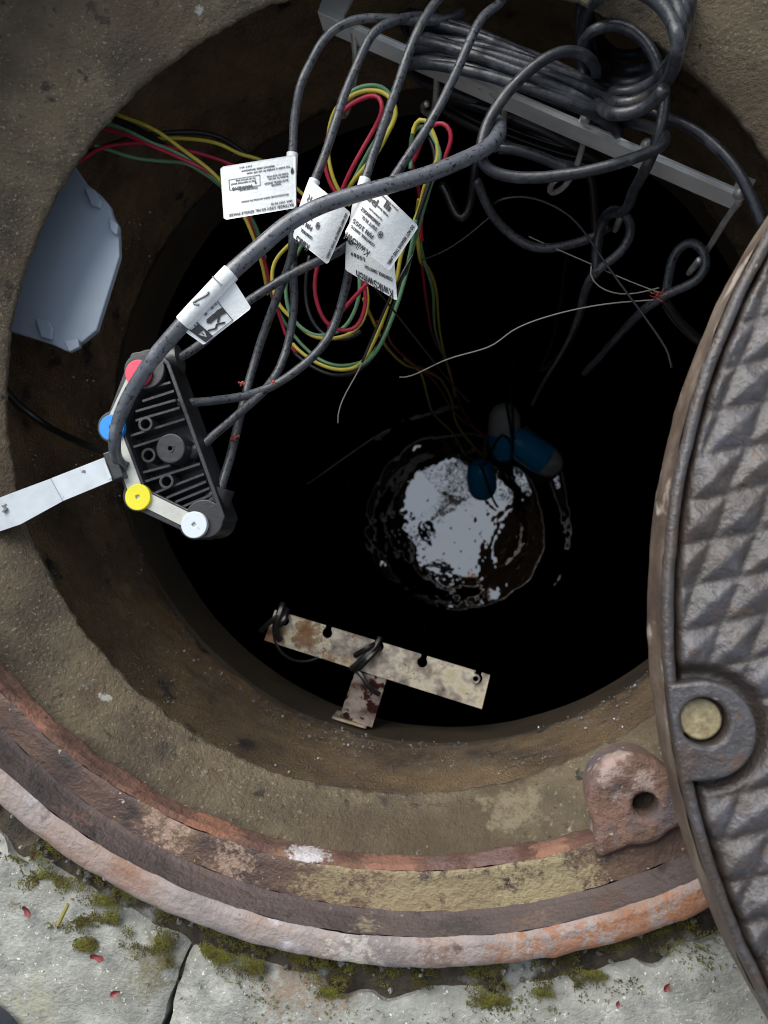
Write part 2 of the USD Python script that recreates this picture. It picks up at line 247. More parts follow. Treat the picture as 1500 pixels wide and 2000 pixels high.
M['paper'] = mat('white_label', {'scale': 60, 'ramp': [(.3, rgb(206, 210, 210)), (.7, rgb(222, 226, 226))]}, .4, .0004, 330, bdet=2.0)
M['ink'] = mat('label_ink', (.02, .02, .022), .5)
M['ink_grey'] = mat('faded_ink', (.16, .17, .18), .5)
M['float_blue'] = mat('float_blue', rgb(30, 190, 255), .35, layers=[(60, .62, .7, rgb(18, 104, 170), 4)])
M['float_white'] = mat('float_white', {'scale': 50, 'ramp': [(.3, rgb(210, 208, 204)), (.7, rgb(236, 234, 230))]}, .45)
M['tie'] = mat('nylon_tie', (.010, .010, .011), .3)
M['filament'] = mat('clear_nylon', rgb(150, 146, 138), .35)
M['box'] = mat('grey_box_plastic', {'scale': 12, 'ramp': [(.3, rgb(136, 148, 162)), (.7, rgb(146, 158, 172))]}, .5, .0002, 80)
M['zinc'] = mat('stained_zinc', {'scale': 40, 'detail': 9, 'ramp': [(.30, rgb(96, 82, 74)), (.42, rgb(190, 178, 164)), (.52, rgb(240, 232, 208)), (.66, rgb(218, 202, 160))]}, .34, .0004, 300, metal=.5,
    layers=[(22, .55, .68, rgb(158, 122, 66), 6), (120, .62, .69, rgb(96, 74, 64), 5)],
    spots=[(at(600, 1238, .858), .020, .03, 60, rgb(150, 106, 58)), (at(640, 1285, 0.858), 0.01, 0.02, 90, rgb(150, 92, 40)), (at(524, 1245, 0.858), 0.014, 0.02, 90, rgb(150, 92, 44)), (at(690, 1240, 0.858), 0.006, 0.03, 90, rgb(140, 96, 80)), (at(800, 1300, 0.858), 0.006, 0.03, 90, rgb(170, 138, 118))])
M['zinc_rust'] = mat('rusted_stem', {'scale': 50, 'ramp': [(.3, rgb(92, 60, 44)), (.5, rgb(172, 160, 152)), (.7, rgb(200, 184, 166))]}, .3, .0006, 200, metal=.4,
    layers=[(46, .52, .56, rgb(58, 22, 16), 4), (80, .66, .7, rgb(30, 24, 28), 4)])
M['petal'] = mat('dry_petal', {'scale': 200, 'ramp': [(.3, rgb(88, 34, 36)), (.5, rgb(120, 50, 50)), (.65, rgb(150, 92, 86))]}, .7)
M['stalk'] = mat('dry_stalk', rgb(132, 126, 66), .8)
M['copper'] = mat('frayed_copper', {'scale': 300, 'ramp': [(.4, rgb(176, 40, 50)), (.6, rgb(190, 110, 90))]}, .6)
M['jacket'] = mat('dark_jacket', {'scale': 60, 'ramp': [(.3, (.012, .014, .018)), (.7, (.022, .025, .032))]}, .85, .001, 120)
M['trousers'] = mat('work_trousers', (.030, .034, .044), .9, .001, 150)
M['skin'] = mat('skin', (.42, .24, .17), .55)
M['hair'] = mat('dark_hair', (.02, .015, .012), .6)
M['boot'] = mat('boot_leather', (.022, .023, .025), .55, .0008, 160)
M['boot_red'] = mat('boot_trim', rgb(196, 70, 70), .6)
M['phone'] = mat('phone_glass', (.01, .01, .012), .15)

# water
wn = {'g': ('geometry', {}), 'gl': ('principled_bsdf', {'base_color': (.0016, .0020, .0022), 'roughness': .0, 'ior': 3.7, 'specular_ior_level': .5}),
      'n': ('noise_texture', {'scale': 26., 'detail': 3.}), 'b': ('bump', {'strength': 1.0, 'distance': .0002})}
M['water'] = usdkit.material(stage, '/World/Looks/dark_water', wn, [('g.position', 'n.vector'), ('n.fac', 'b.height'), ('b.normal', 'gl.normal')], surface='gl.BSDF')

# ---------------------------------------------------------------- setting: ground, slabs, water
FC = (-.0467, .1545)                     # centre of the iron frame
g0 = loft([(*FC, .62, -.09), (*FC, 1.2, -.078), (*FC, 6, -.08), (*FC, 200, -.08)], 96)
obj('ground', g0.faces[:, ::-1].shape and trimesh.Trimesh(g0.vertices, g0.faces[:, ::-1], process=False), M['ground'], kind='structure')

def slab(t0, t1, seed):
    """A sector of the concrete apron from the gap round the frame outward."""
    nt, nr = int((t1 - t0) / .010), 60
    t = np.linspace(t0, t1, nt); rr_ = .418 + 1.0 * np.linspace(0, 1, nr) ** 2.4
    Tt, R = np.meshgrid(t, rr_, indexing='ij')
    R0 = (meshkit.fbm(np.stack([np.cos(Tt) * 14, np.sin(Tt) * 14, Tt * 0 + seed], -1), 5, 3) - .5) * .034
    R = R + R0 * np.exp(-(R - .418) / .05)
    jit = (meshkit.fbm(np.stack([R * 60, Tt * 0, Tt * 0 + seed], -1), 4, 5) - .5) * .012
    edge = np.minimum(np.arange(nt), nt - 1 - np.arange(nt))[:, None]
    Tj = Tt + jit * np.exp(-edge / 3.) / R * .6
    X, Y = FC[0] + R * np.cos(Tj), FC[1] + R * np.sin(Tj)
    Z = -.016 + (meshkit.fbm(np.stack([X * 40, Y * 40, X * 0], -1), 5, seed) - .5) * .006
    Z -= .006 * np.exp(-(R - .418) / .006) + .004 * np.exp(-edge / 1.2)
    V = np.stack([X, Y, Z], -1); lo = V.copy(); lo[..., 2] = -.10
    n = nt * nr; F = grid_faces(nt, nr)
    idx = np.arange(n).reshape(nt, nr)
    ring = np.r_[idx[:, 0], idx[-1, 1:], idx[::-1, -1][1:], idx[0, ::-1][1:]]
    side = np.vstack([np.c_[ring[:-1], ring[1:], ring[1:] + n], np.c_[ring[:-1], ring[1:] + n, ring[:-1] + n]])
    t_ = trimesh.Trimesh(np.vstack([V.reshape(-1, 3), lo.reshape(-1, 3)]), np.vstack([F[:, ::-1], side]), process=False)
    t_.fix_normals(multibody=False) if False else None
    return t_
c0 = at(352, 1900, .466)[:2] - FC; TC = math.atan2(c0[1], c0[0])
apr = thing('concrete_apron', 'pale weathered concrete apron around the manhole, split by a dark crack', 'pavement', (*FC, -.1), kind='structure')
cuts = [TC, TC + 1.62, TC + 3.15, TC + 4.72, TC + 2 * math.pi]
for i in range(4):
    obj('slab', slab(cuts[i] + .0035 + .0015 * (i == 0), cuts[i + 1] - .0035 - .0015 * (i == 3), i + 1), M['slab'], apr, smooth=40)
# dirt in the gap
dr = dense([(*FC, .385, -.034), (*FC, .40, -.022), (*FC, .44, -.024), (*FC, .47, -.05)], .003)
obj('dirt', loft(dr, 900, .006, 60, 12).__class__(loft(dr, 900, .006, 60, 12).vertices, loft(dr, 900, .006, 60, 12).faces[:, ::-1], process=False), M['soil'], smooth=True, kind='stuff',
    label='dark damp dirt packed in the gap around the iron frame', cat='dirt')

# water, with the rings of a falling drop
ZW = CAMZ - 2.22
wc = at(884, 1020, 2.22)[:2]
nr_, na_ = 420, 360
R = np.linspace(0, .62, nr_); A = np.linspace(0, 2 * np.pi, na_, endpoint=False)
Rg, Ag = np.meshgrid(R, A, indexing='ij')
Rw = Rg * (1 + .03 * np.sin(3 * Ag + 1) + .02 * np.sin(5 * Ag))
h = .00085 * np.cos(2 * np.pi * (Rw - .26) / .10) * np.exp(-((Rg - .30) / .085) ** 2) + .00006 * np.cos(2 * np.pi * Rg / .028) * np.exp(-(Rg / .05) ** 2)
X, Y = wc[0] + Rg * np.cos(Ag), wc[1] + Rg * np.sin(Ag)
h += (meshkit.fbm(np.stack([X * 7, Y * 7, X * 0], -1), 2, 4) - .5) * .0038 + (meshkit.fbm(np.stack([X * 26, Y * 26, X * 0 + 5], -1), 3, 14) - .5) * .0007
V = np.stack([X, Y, ZW + h], -1).reshape(-1, 3)
i, j = np.meshgrid(np.arange(nr_ - 1), np.arange(na_), indexing='ij'); i, j = i.ravel(), j.ravel(); k = (j + 1) % na_
F = np.vstack([np.c_[i * na_ + j, (i + 1) * na_ + j, (i + 1) * na_ + k], np.c_[i * na_ + j, (i + 1) * na_ + k, i * na_ + k]])
obj('water', trimesh.Trimesh(V, F, process=False), M['water'], smooth=True, kind='structure')

V, F, k = [], [], 0; t0 = trimesh.creation.icosphere(2, 1.0)
for i in range(46):
    p = at(rng.normal(900, 110), rng.normal(1050, 90), 2.22); s_ = rng.uniform(.0012, .0034); V.append(t0.vertices * s_ * np.array([1, 1, .7]) + np.array([p[0], p[1], ZW + .0008])); F.append(t0.faces + k); k += len(t0.vertices)
M['bubble'] = mat('bubble_film', (.10, .10, .10), .05, spec=1.0, metal=.3)
obj('bubbles', trimesh.Trimesh(np.vstack(V), np.vstack(F), process=False), M['bubble'], smooth=True, kind='stuff', label='small bubbles and flecks floating on the dark water', cat='bubbles')

# ---------------------------------------------------------------- shaft: basin, rings, iron frame
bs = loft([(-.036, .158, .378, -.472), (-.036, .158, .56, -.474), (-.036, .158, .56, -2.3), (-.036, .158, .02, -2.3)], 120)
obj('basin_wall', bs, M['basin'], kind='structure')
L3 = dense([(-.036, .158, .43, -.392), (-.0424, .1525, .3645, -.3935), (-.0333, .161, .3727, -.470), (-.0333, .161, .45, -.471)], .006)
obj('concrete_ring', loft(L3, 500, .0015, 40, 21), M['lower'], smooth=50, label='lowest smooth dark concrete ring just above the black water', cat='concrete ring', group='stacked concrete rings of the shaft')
L2 = dense([(-.048, .139, .43, -.103), (-.048, .139, .374, -.105), (-.0444, .1503, .3645, -.3), (-.0444, .1503, .3628, -.384), (-.0444, .1503, .3645, -.390), (-.0444, .1503, .43, -.3905)], .004)
obj('concrete_ring', loft(L2, 1000, .0026, 60, 22, oct=6), M['wet'], smooth=True, label='wet dark brown concrete ring below the dry one, glinting with water', cat='concrete ring', group='stacked concrete rings of the shaft')
L1 = dense([(*FC, .45, -.0520), (FC[0] - .006, FC[1] + .012, .378, -.0525), (-.0525, .148, .343, -.068), (-.055, .125, .300, -.098), (-.055, .125, .299, -.101), (-.055, .125, .305, -.104), (-.052, .13, .41, -.1045)], .0028)
amp1 = np.interp(L1[:, 3], [-.105, -.100, -.094, -.06, -.05], [.0030, .0032, .0016, .0013, .001])
obj('concrete_ring', loft(L1, 1500, amp1, 95, 23, oct=5), M['riser'], smooth=True, label='dry brown concrete ring with a crumbling lower lip, directly under the iron frame', cat='concrete ring', group='stacked concrete rings of the shaft')

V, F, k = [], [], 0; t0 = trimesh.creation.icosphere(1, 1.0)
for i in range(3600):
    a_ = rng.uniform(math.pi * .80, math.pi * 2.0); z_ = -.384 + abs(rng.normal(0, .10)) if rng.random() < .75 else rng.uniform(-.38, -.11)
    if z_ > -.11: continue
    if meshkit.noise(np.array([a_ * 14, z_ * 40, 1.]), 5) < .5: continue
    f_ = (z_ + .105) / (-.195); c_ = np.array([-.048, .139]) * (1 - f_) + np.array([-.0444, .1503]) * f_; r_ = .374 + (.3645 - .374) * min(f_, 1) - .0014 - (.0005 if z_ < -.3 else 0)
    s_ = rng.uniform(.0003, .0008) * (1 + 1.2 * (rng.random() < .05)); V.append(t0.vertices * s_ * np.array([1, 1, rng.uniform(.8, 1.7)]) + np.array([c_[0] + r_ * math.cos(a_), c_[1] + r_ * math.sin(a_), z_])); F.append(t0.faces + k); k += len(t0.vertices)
M['bead'] = mat('glint_metal', (.62, .63, .65), .12, spec=1.0, metal=.85)  # mirror-like metal, not water: added beads imitate bright glints on the wet wall
obj('glint_beads', trimesh.Trimesh(np.vstack(V), np.vstack(F), process=False), M['bead'], smooth=True, kind='stuff', label='tiny metallic beads added as glints on the wet concrete ring', cat='glint beads')

fr = thing('manhole_surround', 'rusted round cast iron manhole frame with a recessed seat', 'manhole frame', (*FC, -.05))
w = lambda r: float(np.clip((.3755 - r) / .012, 0, 1))
def ringp(rows, matk, name, amp, seed, n=900, step=.0022):
    obj(name, loft(dense([(FC[0] - .006 * w(r), FC[1] + .012 * w(r), r + .0125 * w(r), z) for r, z in rows], step), n, amp, 85, seed, oct=5), M[matk], fr, smooth=50)
ringp([(.396, -.06), (.3975, -.006), (.3955, -.0015), (.391, .0), (.382, -.0005), (.3795, -.003)], 'rust_rim', 'rim', .0016, 31)
ringp([(.3795, -.003), (.3785, -.026), (.3765, -.0285)], 'groove', 'groove_wall', .0013, 32)
ringp([(.3765, -.0285), (.362, -.0272), (.3535, -.0255), (.3515, -.0262)], 'seat', 'seat', .0018, 33)
ringp([(.3515, -.0262), (.3490, -.029), (.350, -.047), (.353, -.0505), (.362, -.0512)], 'rust_red', 'skirt', .0022, 34)
# ear with a bolt hole
ec = at(1245, 1572, .462)[:2]; tocen = (np.array(FC) - ec); tocen /= np.linalg.norm(tocen)
tper = np.array([-tocen[1], tocen[0]]); ear = unary_union([Point(*ec).buffer(.0265, 24), Polygon([ec + tper * .024, ec - tper * .024, ec - tocen * .014 - tper * .031, ec - tocen * .024 - tper * .036, ec - tocen * .024 + tper * .036, ec - tocen * .014 + tper * .031])]).buffer(.010).buffer(-.010).buffer(-.004).buffer(.004)
hole = Point(*at(1270, 1583, .462)[:2]).buffer(.0072, 16)
ec_m = trimesh.util.concatenate(bev(ear.difference(hole), -.046, -.0195, .004))
ec_m = trimesh.Trimesh(*trimesh.remesh.subdivide_to_size(ec_m.vertices, ec_m.faces, .003), process=True)
vv = ec_m.vertices; ec_m.vertices = vv + (np.stack([meshkit.fbm(vv * 60, 4, s) for s in (1, 2, 3)], -1) - .5) * .0035
obj('ear', ec_m, M['rust'], fr, smooth=40)
obj('hole_floor', prism(hole.buffer(.001), -.045, -.036), M['soil'], fr)

# ---------------------------------------------------------------- cover
LC = np.array((.446, -.036)); LR = .36; LZ0, LZ1 = .055, .090
cv = thing('manhole_cover', 'dark cast iron manhole cover with a diamond tread, swung aside over the frame', 'manhole cover', (*LC, 0))
st = .0017; xs = np.arange(-LR + .004, LR - .004, st)
gx, gy = np.meshgrid(xs, xs, indexing='ij')
hyp = np.hypot(gx, gy)
ang = math.radians(8)
wob = (meshkit.fbm(np.stack([gx * 30, gy * 30, gx * 0], -1), 3, 8) - .5)
VA, VB = np.array([-.0079, -.0209]), np.array([.0192, .0043]); Mi = np.linalg.inv(np.stack([VA, VB], 1))
wx, wy = gx + wob * .003, gy + (meshkit.fbm(np.stack([gx * 30, gy * 30, gx * 0 + 9], -1), 3, 18) - .5) * .004
fs, ft_ = Mi[0, 0] * wx + Mi[0, 1] * wy, Mi[1, 0] * wx + Mi[1, 1] * wy
tri = 1 - np.maximum(np.abs((fs % 1) - .5), np.abs((ft_ % 1) - .5)) * 2
H = LZ1 - .0044 + .0044 * np.clip(tri * 1.15, 0, 1) ** .92 + (meshkit.fbm(np.stack([gx * 130, gy * 130, gx * 0], -1), 4, 6) - .5) * .0026
# pocket for the lug
lc = at(1378, 1427, .36)[:2] - LC
lug_dir = -(lc) / np.linalg.norm(lc)
s_ = (gx - lc[0]) * lug_dir[0] + (gy - lc[1]) * lug_dir[1]; w_ = -(gx - lc[0]) * lug_dir[1] + (gy - lc[1]) * lug_dir[0]
dl = np.where(s_ > 0, np.hypot(s_, w_), np.abs(w_))
H = np.minimum(H, LZ1 - .010 + np.clip((dl - .0250) / .006, 0, 1) * .010)
H = H - np.clip((hyp - (LR - .0086)) / .0022, 0, 1) * .009
ok = hyp < LR - .0048
idx = -np.ones(gx.shape, int); idx[ok] = np.arange(ok.sum())
q = np.stack([idx[:-1, :-1], idx[1:, :-1], idx[1:, 1:], idx[:-1, 1:]], -1).reshape(-1, 4); q = q[(q >= 0).all(1)]
tread = trimesh.Trimesh(np.stack([gx[ok] + LC[0], gy[ok] + LC[1], H[ok]], -1), np.vstack([q[:, [0, 1, 2]], q[:, [0, 2, 3]]]), process=False)
obj('tread', tread, M['cover'], cv, smooth=True)
er = dense([(*LC, LR - .0068, LZ1 - .0100), (*LC, LR - .0056, LZ1 - .0036), (*LC, LR - .0034, LZ1 - .0026), (*LC, LR - .0015, LZ1 - .0034), (*LC, LR - .0005, LZ1 - .006)], .002)
e_ = loft(er, 700, .0009, 60, 41); obj('border', trimesh.Trimesh(e_.vertices, e_.faces[:, ::-1], process=False), M['cover'], cv, smooth=True)
er = dense([(*LC, LR - .0005, LZ1 - .006), (*LC, LR, LZ0 + .004), (*LC, LR - .002, LZ0), (*LC, LR - .03, LZ0), (*LC, LR - .034, LZ0 + .02), (*LC, .01, LZ0 + .022)], .004)
e_ = loft(er, 700, .0010, 60, 42); obj('edge', trimesh.Trimesh(e_.vertices, e_.faces[:, ::-1], process=False), M['cover_edge'], cv, smooth=40)
# feet below that carry it on the frame and slabs
for an in (2.3, 3.9, 5.6, .8):
    p = LC + .30 * np.array([math.cos(an), math.sin(an)])
    obj('foot_boss', tube([(*p, -.012 if an not in (2.3, 3.9) else -.002), (*p, LZ0 + .02)], .02, 14, .02), M['cover_edge'], cv)
loc = lambda s, w: LC + lc + lug_dir * s + np.array([-lug_dir[1], lug_dir[0]]) * w
far = np.linalg.norm(lc); back = -(LR - far - .002)
lugp = unary_union([Point(*(LC + lc)).buffer(.0218, 32), Polygon([loc(0, .0218), loc(-.05, .0218), loc(-.05, -.0218), loc(0, -.0218)])]).intersection(Point(*LC).buffer(LR - .0008, 200))
bc = at(1376, 1410, .36)[:2]
bore = Point(*bc).buffer(.0108, 28)
lg = obj('locking_lug', bev(lugp.difference(bore), LZ1 - .016, LZ1 + .0006, .0018), M['cover'], cv, smooth=30)
obj('bolt', bev(Point(*bc).buffer(.0094, 28), LZ1 - .022, LZ1 - .0058, .001), M['bolt'], lg, smooth=40)
obj('bore_floor', prism(bore.buffer(.0005), LZ1 - .0165, LZ1 - .0135), M['cover_edge'], lg)

# ---------------------------------------------------------------- cable rack
rk = thing('cable_rack', 'stainless steel cable rack bar with hanging hooks across the far side of the shaft', 'cable rack', at(1036, 208, .61))
pl_, pr_ = at(622, 27, .60), at(1452, 388, .60)
ux = pr_ - pl_; bl = np.linalg.norm(ux); ux /= bl; uy = np.array([-ux[1], ux[0], 0]); 
def barbox(s0, s1, y0, y1, z0, z1):
    b = trimesh.creation.box(bounds=[(s0, y0, z0), (s1, y1, z1)]); v = b.vertices
    b.vertices = pl_ + v[:, :1] * ux + v[:, 1:2] * uy + v[:, 2:] * np.array([0, 0, 1.0]); return b
obj('bar', [barbox(0, bl, 0, .0036, -.0205, 0)], M['steel'], rk)
obj('top_flange', barbox(0, bl, .0036, .0052, -.004, .0006), M['tip'], rk)
obj('end_bracket', [barbox(-.002, .020, .006, .058, -.003, .001), barbox(-.001, .021, .0008, .0064, -.012, .0014)], M['steel'], rk)
obj('end_bracket', [barbox(bl - .010, bl + .002, .0054, .018, -.014, -.002)], M['steel'], rk)
hk = [((690, 62), (694, 150), (686, 195), (676, 222), (669, 206)), ((855, 128), (851, 190), (842, 222), (829, 218), (833, 203)), ((992, 190), (984, 240), (978, 280), (966, 292), (958, 276)),
      ((1143, 250), (1128, 318), (1100, 366), (1079, 376), (1084, 352)), ((1262, 300), (1240, 366), (1216, 420), (1203, 447), (1212, 421)), ((1443, 396), (1404, 452), (1372, 502), (1349, 530), (1365, 508))]
for h_ in hk:
    P = pix(h_, [.607, .655, .69, .705, .675])
    hp = obj('hook', tube(P, .0026, 8, .003), M['hook'], rk, smooth=40)
    t_ = trimesh.creation.icosphere(1, .0030); t_.apply_translation(P[-1]); obj('tip', t_, M['tip'], hp, smooth=True)
    w0 = at(h_[0][0], h_[0][1] - 18, .598); t_ = trimesh.creation.icosphere(1, .0045); t_.apply_scale((1, 1, 1.4)); t_.apply_translation(w0); obj('weld', t_, M['hook'], hp, smooth=True)

# ---------------------------------------------------------------- cables
def cable(name, label, L, d, r, matk, cat='cable', group=None, n=12, wob=.0006, seed=1):
    P = pix(L, d)
    Q = spline(P, .0035)
    Q = Q + (np.stack([meshkit.fbm(Q * 45, 2, s + seed) for s in (1, 2, 3)], -1) - .5) * 2 * wob
    t = thing(name, label, cat, Q[0], group or {'control_cable': GC, 'looped_cable': 'looped cables at the rack', 'drop_cable': 'loose cables around the rack'}.get(name))
    obj('sheath', sweep(Q, r if np.ndim(r) == 0 else r[:len(Q)], n), M[matk], t, smooth=True)
    return t, Q

# long coil lying along the rack
cb0 = thing('cable_coil', 'long flat coil of black cable lying along the top of the steel rack bar', 'cable coil', group='coils of cable on the rack', base=at(990, 150, .6))
Q = []; TN = 12
jit = rng.normal(0, 1, (TN + 2, 5))
order = np.array([-76, -30, -56, 18, -6, 40, -44, 6, 30, -18, -66, 24, 46, 0, 10])
for t in np.arange(0, TN, 1 / 44):
    k = int(t); f = t - k; f = f * f * (3 - 2 * f); J = jit[k] * (1 - f) + jit[k + 1] * f; off = order[k] * (1 - f) + order[k + 1] * f
    a = 2 * math.pi * t - .5 * math.pi; c, s = math.cos(a), math.sin(a)
    sx = math.copysign(abs(c) ** .8, c); sz = math.copysign(abs(s) ** .7, s); up = .5 + .5 * sz
    x = 1004 + (198 + 8 * J[0]) * sx
    sq = 1 - .35 * (x - 800) / 400
    y = 68 + (x - 800) * .365 + up * off * sq + (1 - up) * (62 + off * .5) + 6 * J[1] + 10 * (1 - sx * sx) * -.8
    Q.append(at(x, y, .574 + up * (k % 3) * -.006 + (1 - up) * .105 + .005 * J[2]))
obj('sheath', tube(Q, .0040, 10, .004), M['cable_big'], cb0, smooth=True)

# upright coil at the upper right
cb1 = thing('cable_coil', 'upright bundle of thick black cable loops at the upper right, beside the concrete lip', 'cable coil', group='coils of cable on the rack', base=at(1240, 60, .55))
Q = []; TN = 6
jit = rng.normal(0, 1, (TN + 2, 4))
for t in np.arange(0, TN, 1 / 44):
    k = int(t); f = t - k; J = jit[k] * (1 - f) + jit[k + 1] * f; a = 2 * math.pi * t + .6
    off = t / TN; c_ = math.cos(a); r_ = 116 + 12 * off + 3 * J[0]
    px = 1200 + 24 * off + 3 * J[2] + r_ * (c_ if c_ > 0 else .62 * c_); py = 108 - 150 * off + 4 * J[1] + r_ * math.sin(a) * 1.04
    Q.append(at(px, py, .462 + .012 * off - .13 * c_ * (c_ < 0) + (.05 + .12 * off) * max(math.sin(a), 0) + .003 * J[3]))
obj('sheath', tube(Q, .0044, 10, .005), M['cable_big'], cb1, smooth=True)

# dark coil hanging below the bar
cb2 = thing('cable_coil', 'dark wet coil of black cable hanging deep below the rack bar', 'cable coil', group='coils of cable on the rack', base=at(1050, 280, .7))
Q = []; TN = 7
jit = rng.normal(0, 1, (TN + 2, 4))
for t in np.arange(0, TN, 1 / 40):
    k = int(t); f = t - k; J = jit[k] * (1 - f) + jit[k + 1] * f; a = 2 * math.pi * t
    Q.append(at(1020 + 165 * math.cos(a) + 8 * J[0], 232 + 62 * math.cos(a) + (34 + 5 * J[1]) * math.sin(a) + (t / TN - .5) * 66, .70 + .03 * math.sin(a) + .004 * J[2]))
obj('sheath', tube(Q, .0050, 9, .006), M['cable_old'], cb2, smooth=True)

GC = 'float switch cables'
c1, q1 = cable('control_cable', 'leftmost control cable arching over the rack, carrying the label full of small print', [(905, 20), (830, 42), (760, 36), (700, 37), (648, 62), (612, 112), (588, 165), (575, 228), (571, 300), (569, 372), (570, 450), (572, 520), (574, 600), (560, 680), (530, 745), (470, 805), (385, 882)], [.585, .575, .565, .558, .555, .555, .555, .56, .565, .57, .575, .58, .59, .595, .585, .565, .545], .0033, 'cable', seed=3)
c2, q2 = cable('control_cable', 'control cable left of centre whose curled white label hides behind the thick cable', [(900, 52), (820, 32), (762, 44), (727, 68), (700, 120), (676, 178), (655, 240), (632, 310), (607, 372), (585, 440), (570, 500), (545, 570), (515, 650), (490, 730), (465, 830), (428, 962)], [.585, .575, .56, .555, .553, .553, .553, .555, .555, .56, .575, .59, .60, .60, .58, .545], .0034, 'cable', seed=5)
c3, q3 = cable('control_cable', 'control cable right of centre that ends at the label with the topmost print', [(880, -60), (862, -10), (838, 22), (806, 82), (778, 160), (752, 238), (728, 306), (706, 376), (694, 430), (686, 500), (672, 570), (645, 650), (590, 715), (530, 755), (470, 775), (352, 788)], [.555, .55, .545, .54, .54, .545, .55, .55, .555, .57, .585, .59, .585, .58, .57, .545], .0034, 'cable', seed=7)
c4, q4 = cable('control_cable', 'rightmost control cable slanting down from the coil to the hidden label, then to the connector', [(985, -30), (968, 14), (940, 38), (905, 110), (868, 190), (826, 262), (780, 330), (750, 380), (722, 430), (680, 478), (610, 516), (540, 552), (470, 600), (410, 655), (345, 702)], [.56, .55, .545, .54, .545, .545, .55, .552, .555, .56, .568, .575, .57, .56, .545], .0034, 'cable', seed=9)

pc, qp = cable('power_cable', 'thick grey power cable curving from the connector across to the rack loops', [(250, 912), (234, 904), (224, 876), (229, 830), (248, 780), (282, 724), (340, 652), (400, 588), (450, 535), (510, 480), (580, 425), (660, 390), (740, 368), (830, 342), (900, 314), (950, 288), (972, 262), (962, 235)], [.530, .526, .514, .505, .500, .492, .486, .484, .484, .488, .495, .502, .51, .52, .53, .54, .548, .57], np.r_[np.linspace(.0040, .0055, 40), np.full(4000, .0055)], 'cable_power', n=16, wob=.0004)
L, _ = cable('looped_cable', 'looped grey cable ring in front of the rack, its lower arc bright', [(1165, 150), (1150, 112), (1110, 100), (1060, 118), (1010, 160), (966, 215), (942, 272), (944, 318), (985, 342), (1060, 346), (1150, 334), (1240, 308), (1292, 284), (1296, 264), (1262, 246), (1215, 236)], [.58, .560, .550, .546, .545, .545, .546, .548, .55, .55, .548, .545, .55, .56, .58, .6], .0041, 'cable_big')
L, _ = cable('looped_cable', 'grey cable arching high and dropping to a small loop on the fifth hook', [(1150, 130), (1142, 90), (1160, 60), (1205, 50), (1250, 72), (1284, 125), (1297, 190), (1290, 250), (1268, 315), (1240, 368), (1218, 412), (1185, 424), (1168, 470), (1164, 525), (1158, 545)], [.60, .575, .555, .55, .55, .55, .553, .558, .57, .6, .64, .675, .69, .70, .705], .0042, 'cable_big')
cable('looped_cable', 'small cable loop caught on the fifth hook from the left', [(1160, 540), (1168, 490), (1176, 435), (1200, 410), (1226, 424), (1231, 456), (1212, 492), (1172, 524), (1150, 552), (1132, 612), (1090, 700), (1040, 790)], [.72, .70, .685, .672, .672, .68, .685, .69, .71, .80, 1.1, 1.6], .0040, 'cable')
cable('looped_cable', 'small cable loop on the last hook at the right, frayed red at its neck', [(1300, 572), (1308, 528), (1322, 492), (1348, 475), (1371, 490), (1376, 522), (1356, 550), (1312, 570), (1278, 590), (1215, 648), (1140, 730)], [.70, .69, .682, .675, .672, .675, .68, .69, .70, .80, .95], .0040, 'cable')
cable('drop_cable', 'dark cable dropping from the last loop toward the cover edge', [(1292, 570), (1306, 600), (1330, 632), (1368, 668)], [.70, .71, .73, .74], .0045, 'cable_old')
cable('drop_cable', 'sagging dark cable slung between the fifth hook loop and the rack middle', [(1190, 442), (1150, 466), (1095, 482), (1035, 480), (990, 452), (962, 420), (944, 385), (930, 350)], [.70, .71, .715, .715, .71, .70, .69, .68], .0042, 'cable')
cable('drop_cable', 'thin dark cable making a narrow V left of the middle hook', [(862, 360), (880, 395), (902, 426), (918, 400), (926, 350), (932, 300)], [.72, .72, .72, .715, .70, .69], .0040, 'cable_old')
cable('drop_cable', 'dark cable hanging straight down behind the big loop', [(1120, 300), (1152, 345), (1160, 400), (1163, 470), (1150, 560), (1120, 650), (1060, 720)], [.76, .78, .80, .83, .95, 1.1, 1.3], .0045, 'cable_old')
cable('drop_cable', 'grey cable running off to the right under the manhole cover', [(1270, 214), (1302, 230), (1348, 250), (1396, 285), (1440, 335), (1472, 395), (1490, 440)], [.585, .58, .575, .572, .57, .572, .575], .0040, 'cable_big')
cable('drop_cable', 'short cable hanging right beneath the front loop near the fourth hook', [(975, 290), (1030, 298), (1080, 318), (1130, 338)], [.60, .6, .605, .61], .0042, 'cable_big')
cable('drop_cable', 'thin black cable running along the left wall behind the connector', [(4, 752), (48, 800), (110, 842), (200, 880), (260, 905)], [.64, .66, .67, .64, .60], .0032, 'cable_old')

fray = []
for i in range(22):
    p = at(1288 + rng.normal(0, 7), 574 + rng.normal(0, 5), .69); q_ = p + rng.normal(0, .003, 3)
    fray.append(tube([p, (p + q_) / 2 + rng.normal(0, .001, 3), q_],   .00032, 4, .002))
obj('frayed_wire', fray, M['copper'], label='tuft of frayed red and copper strands at the neck of the last loop', cat='wire')
for (x, y, d), lb in (((474, 750, .59), 'crumb of red debris stuck on the crossing of two control cables'), ((536, 752, .583), 'crumb of red debris right of the cable crossing'), ((459, 855, .57), 'pale orange fleck on the lowest control cable')):
    b_ = []
    for i in range(9):
        s = trimesh.creation.icosphere(0, .0010); s.apply_translation(at(x, y, d) + np.array([0, 0, .004]) + rng.normal(0, .0012, 3)); b_.append(s)
    obj('debris', b_, M['copper'], label=lb, cat='debris')

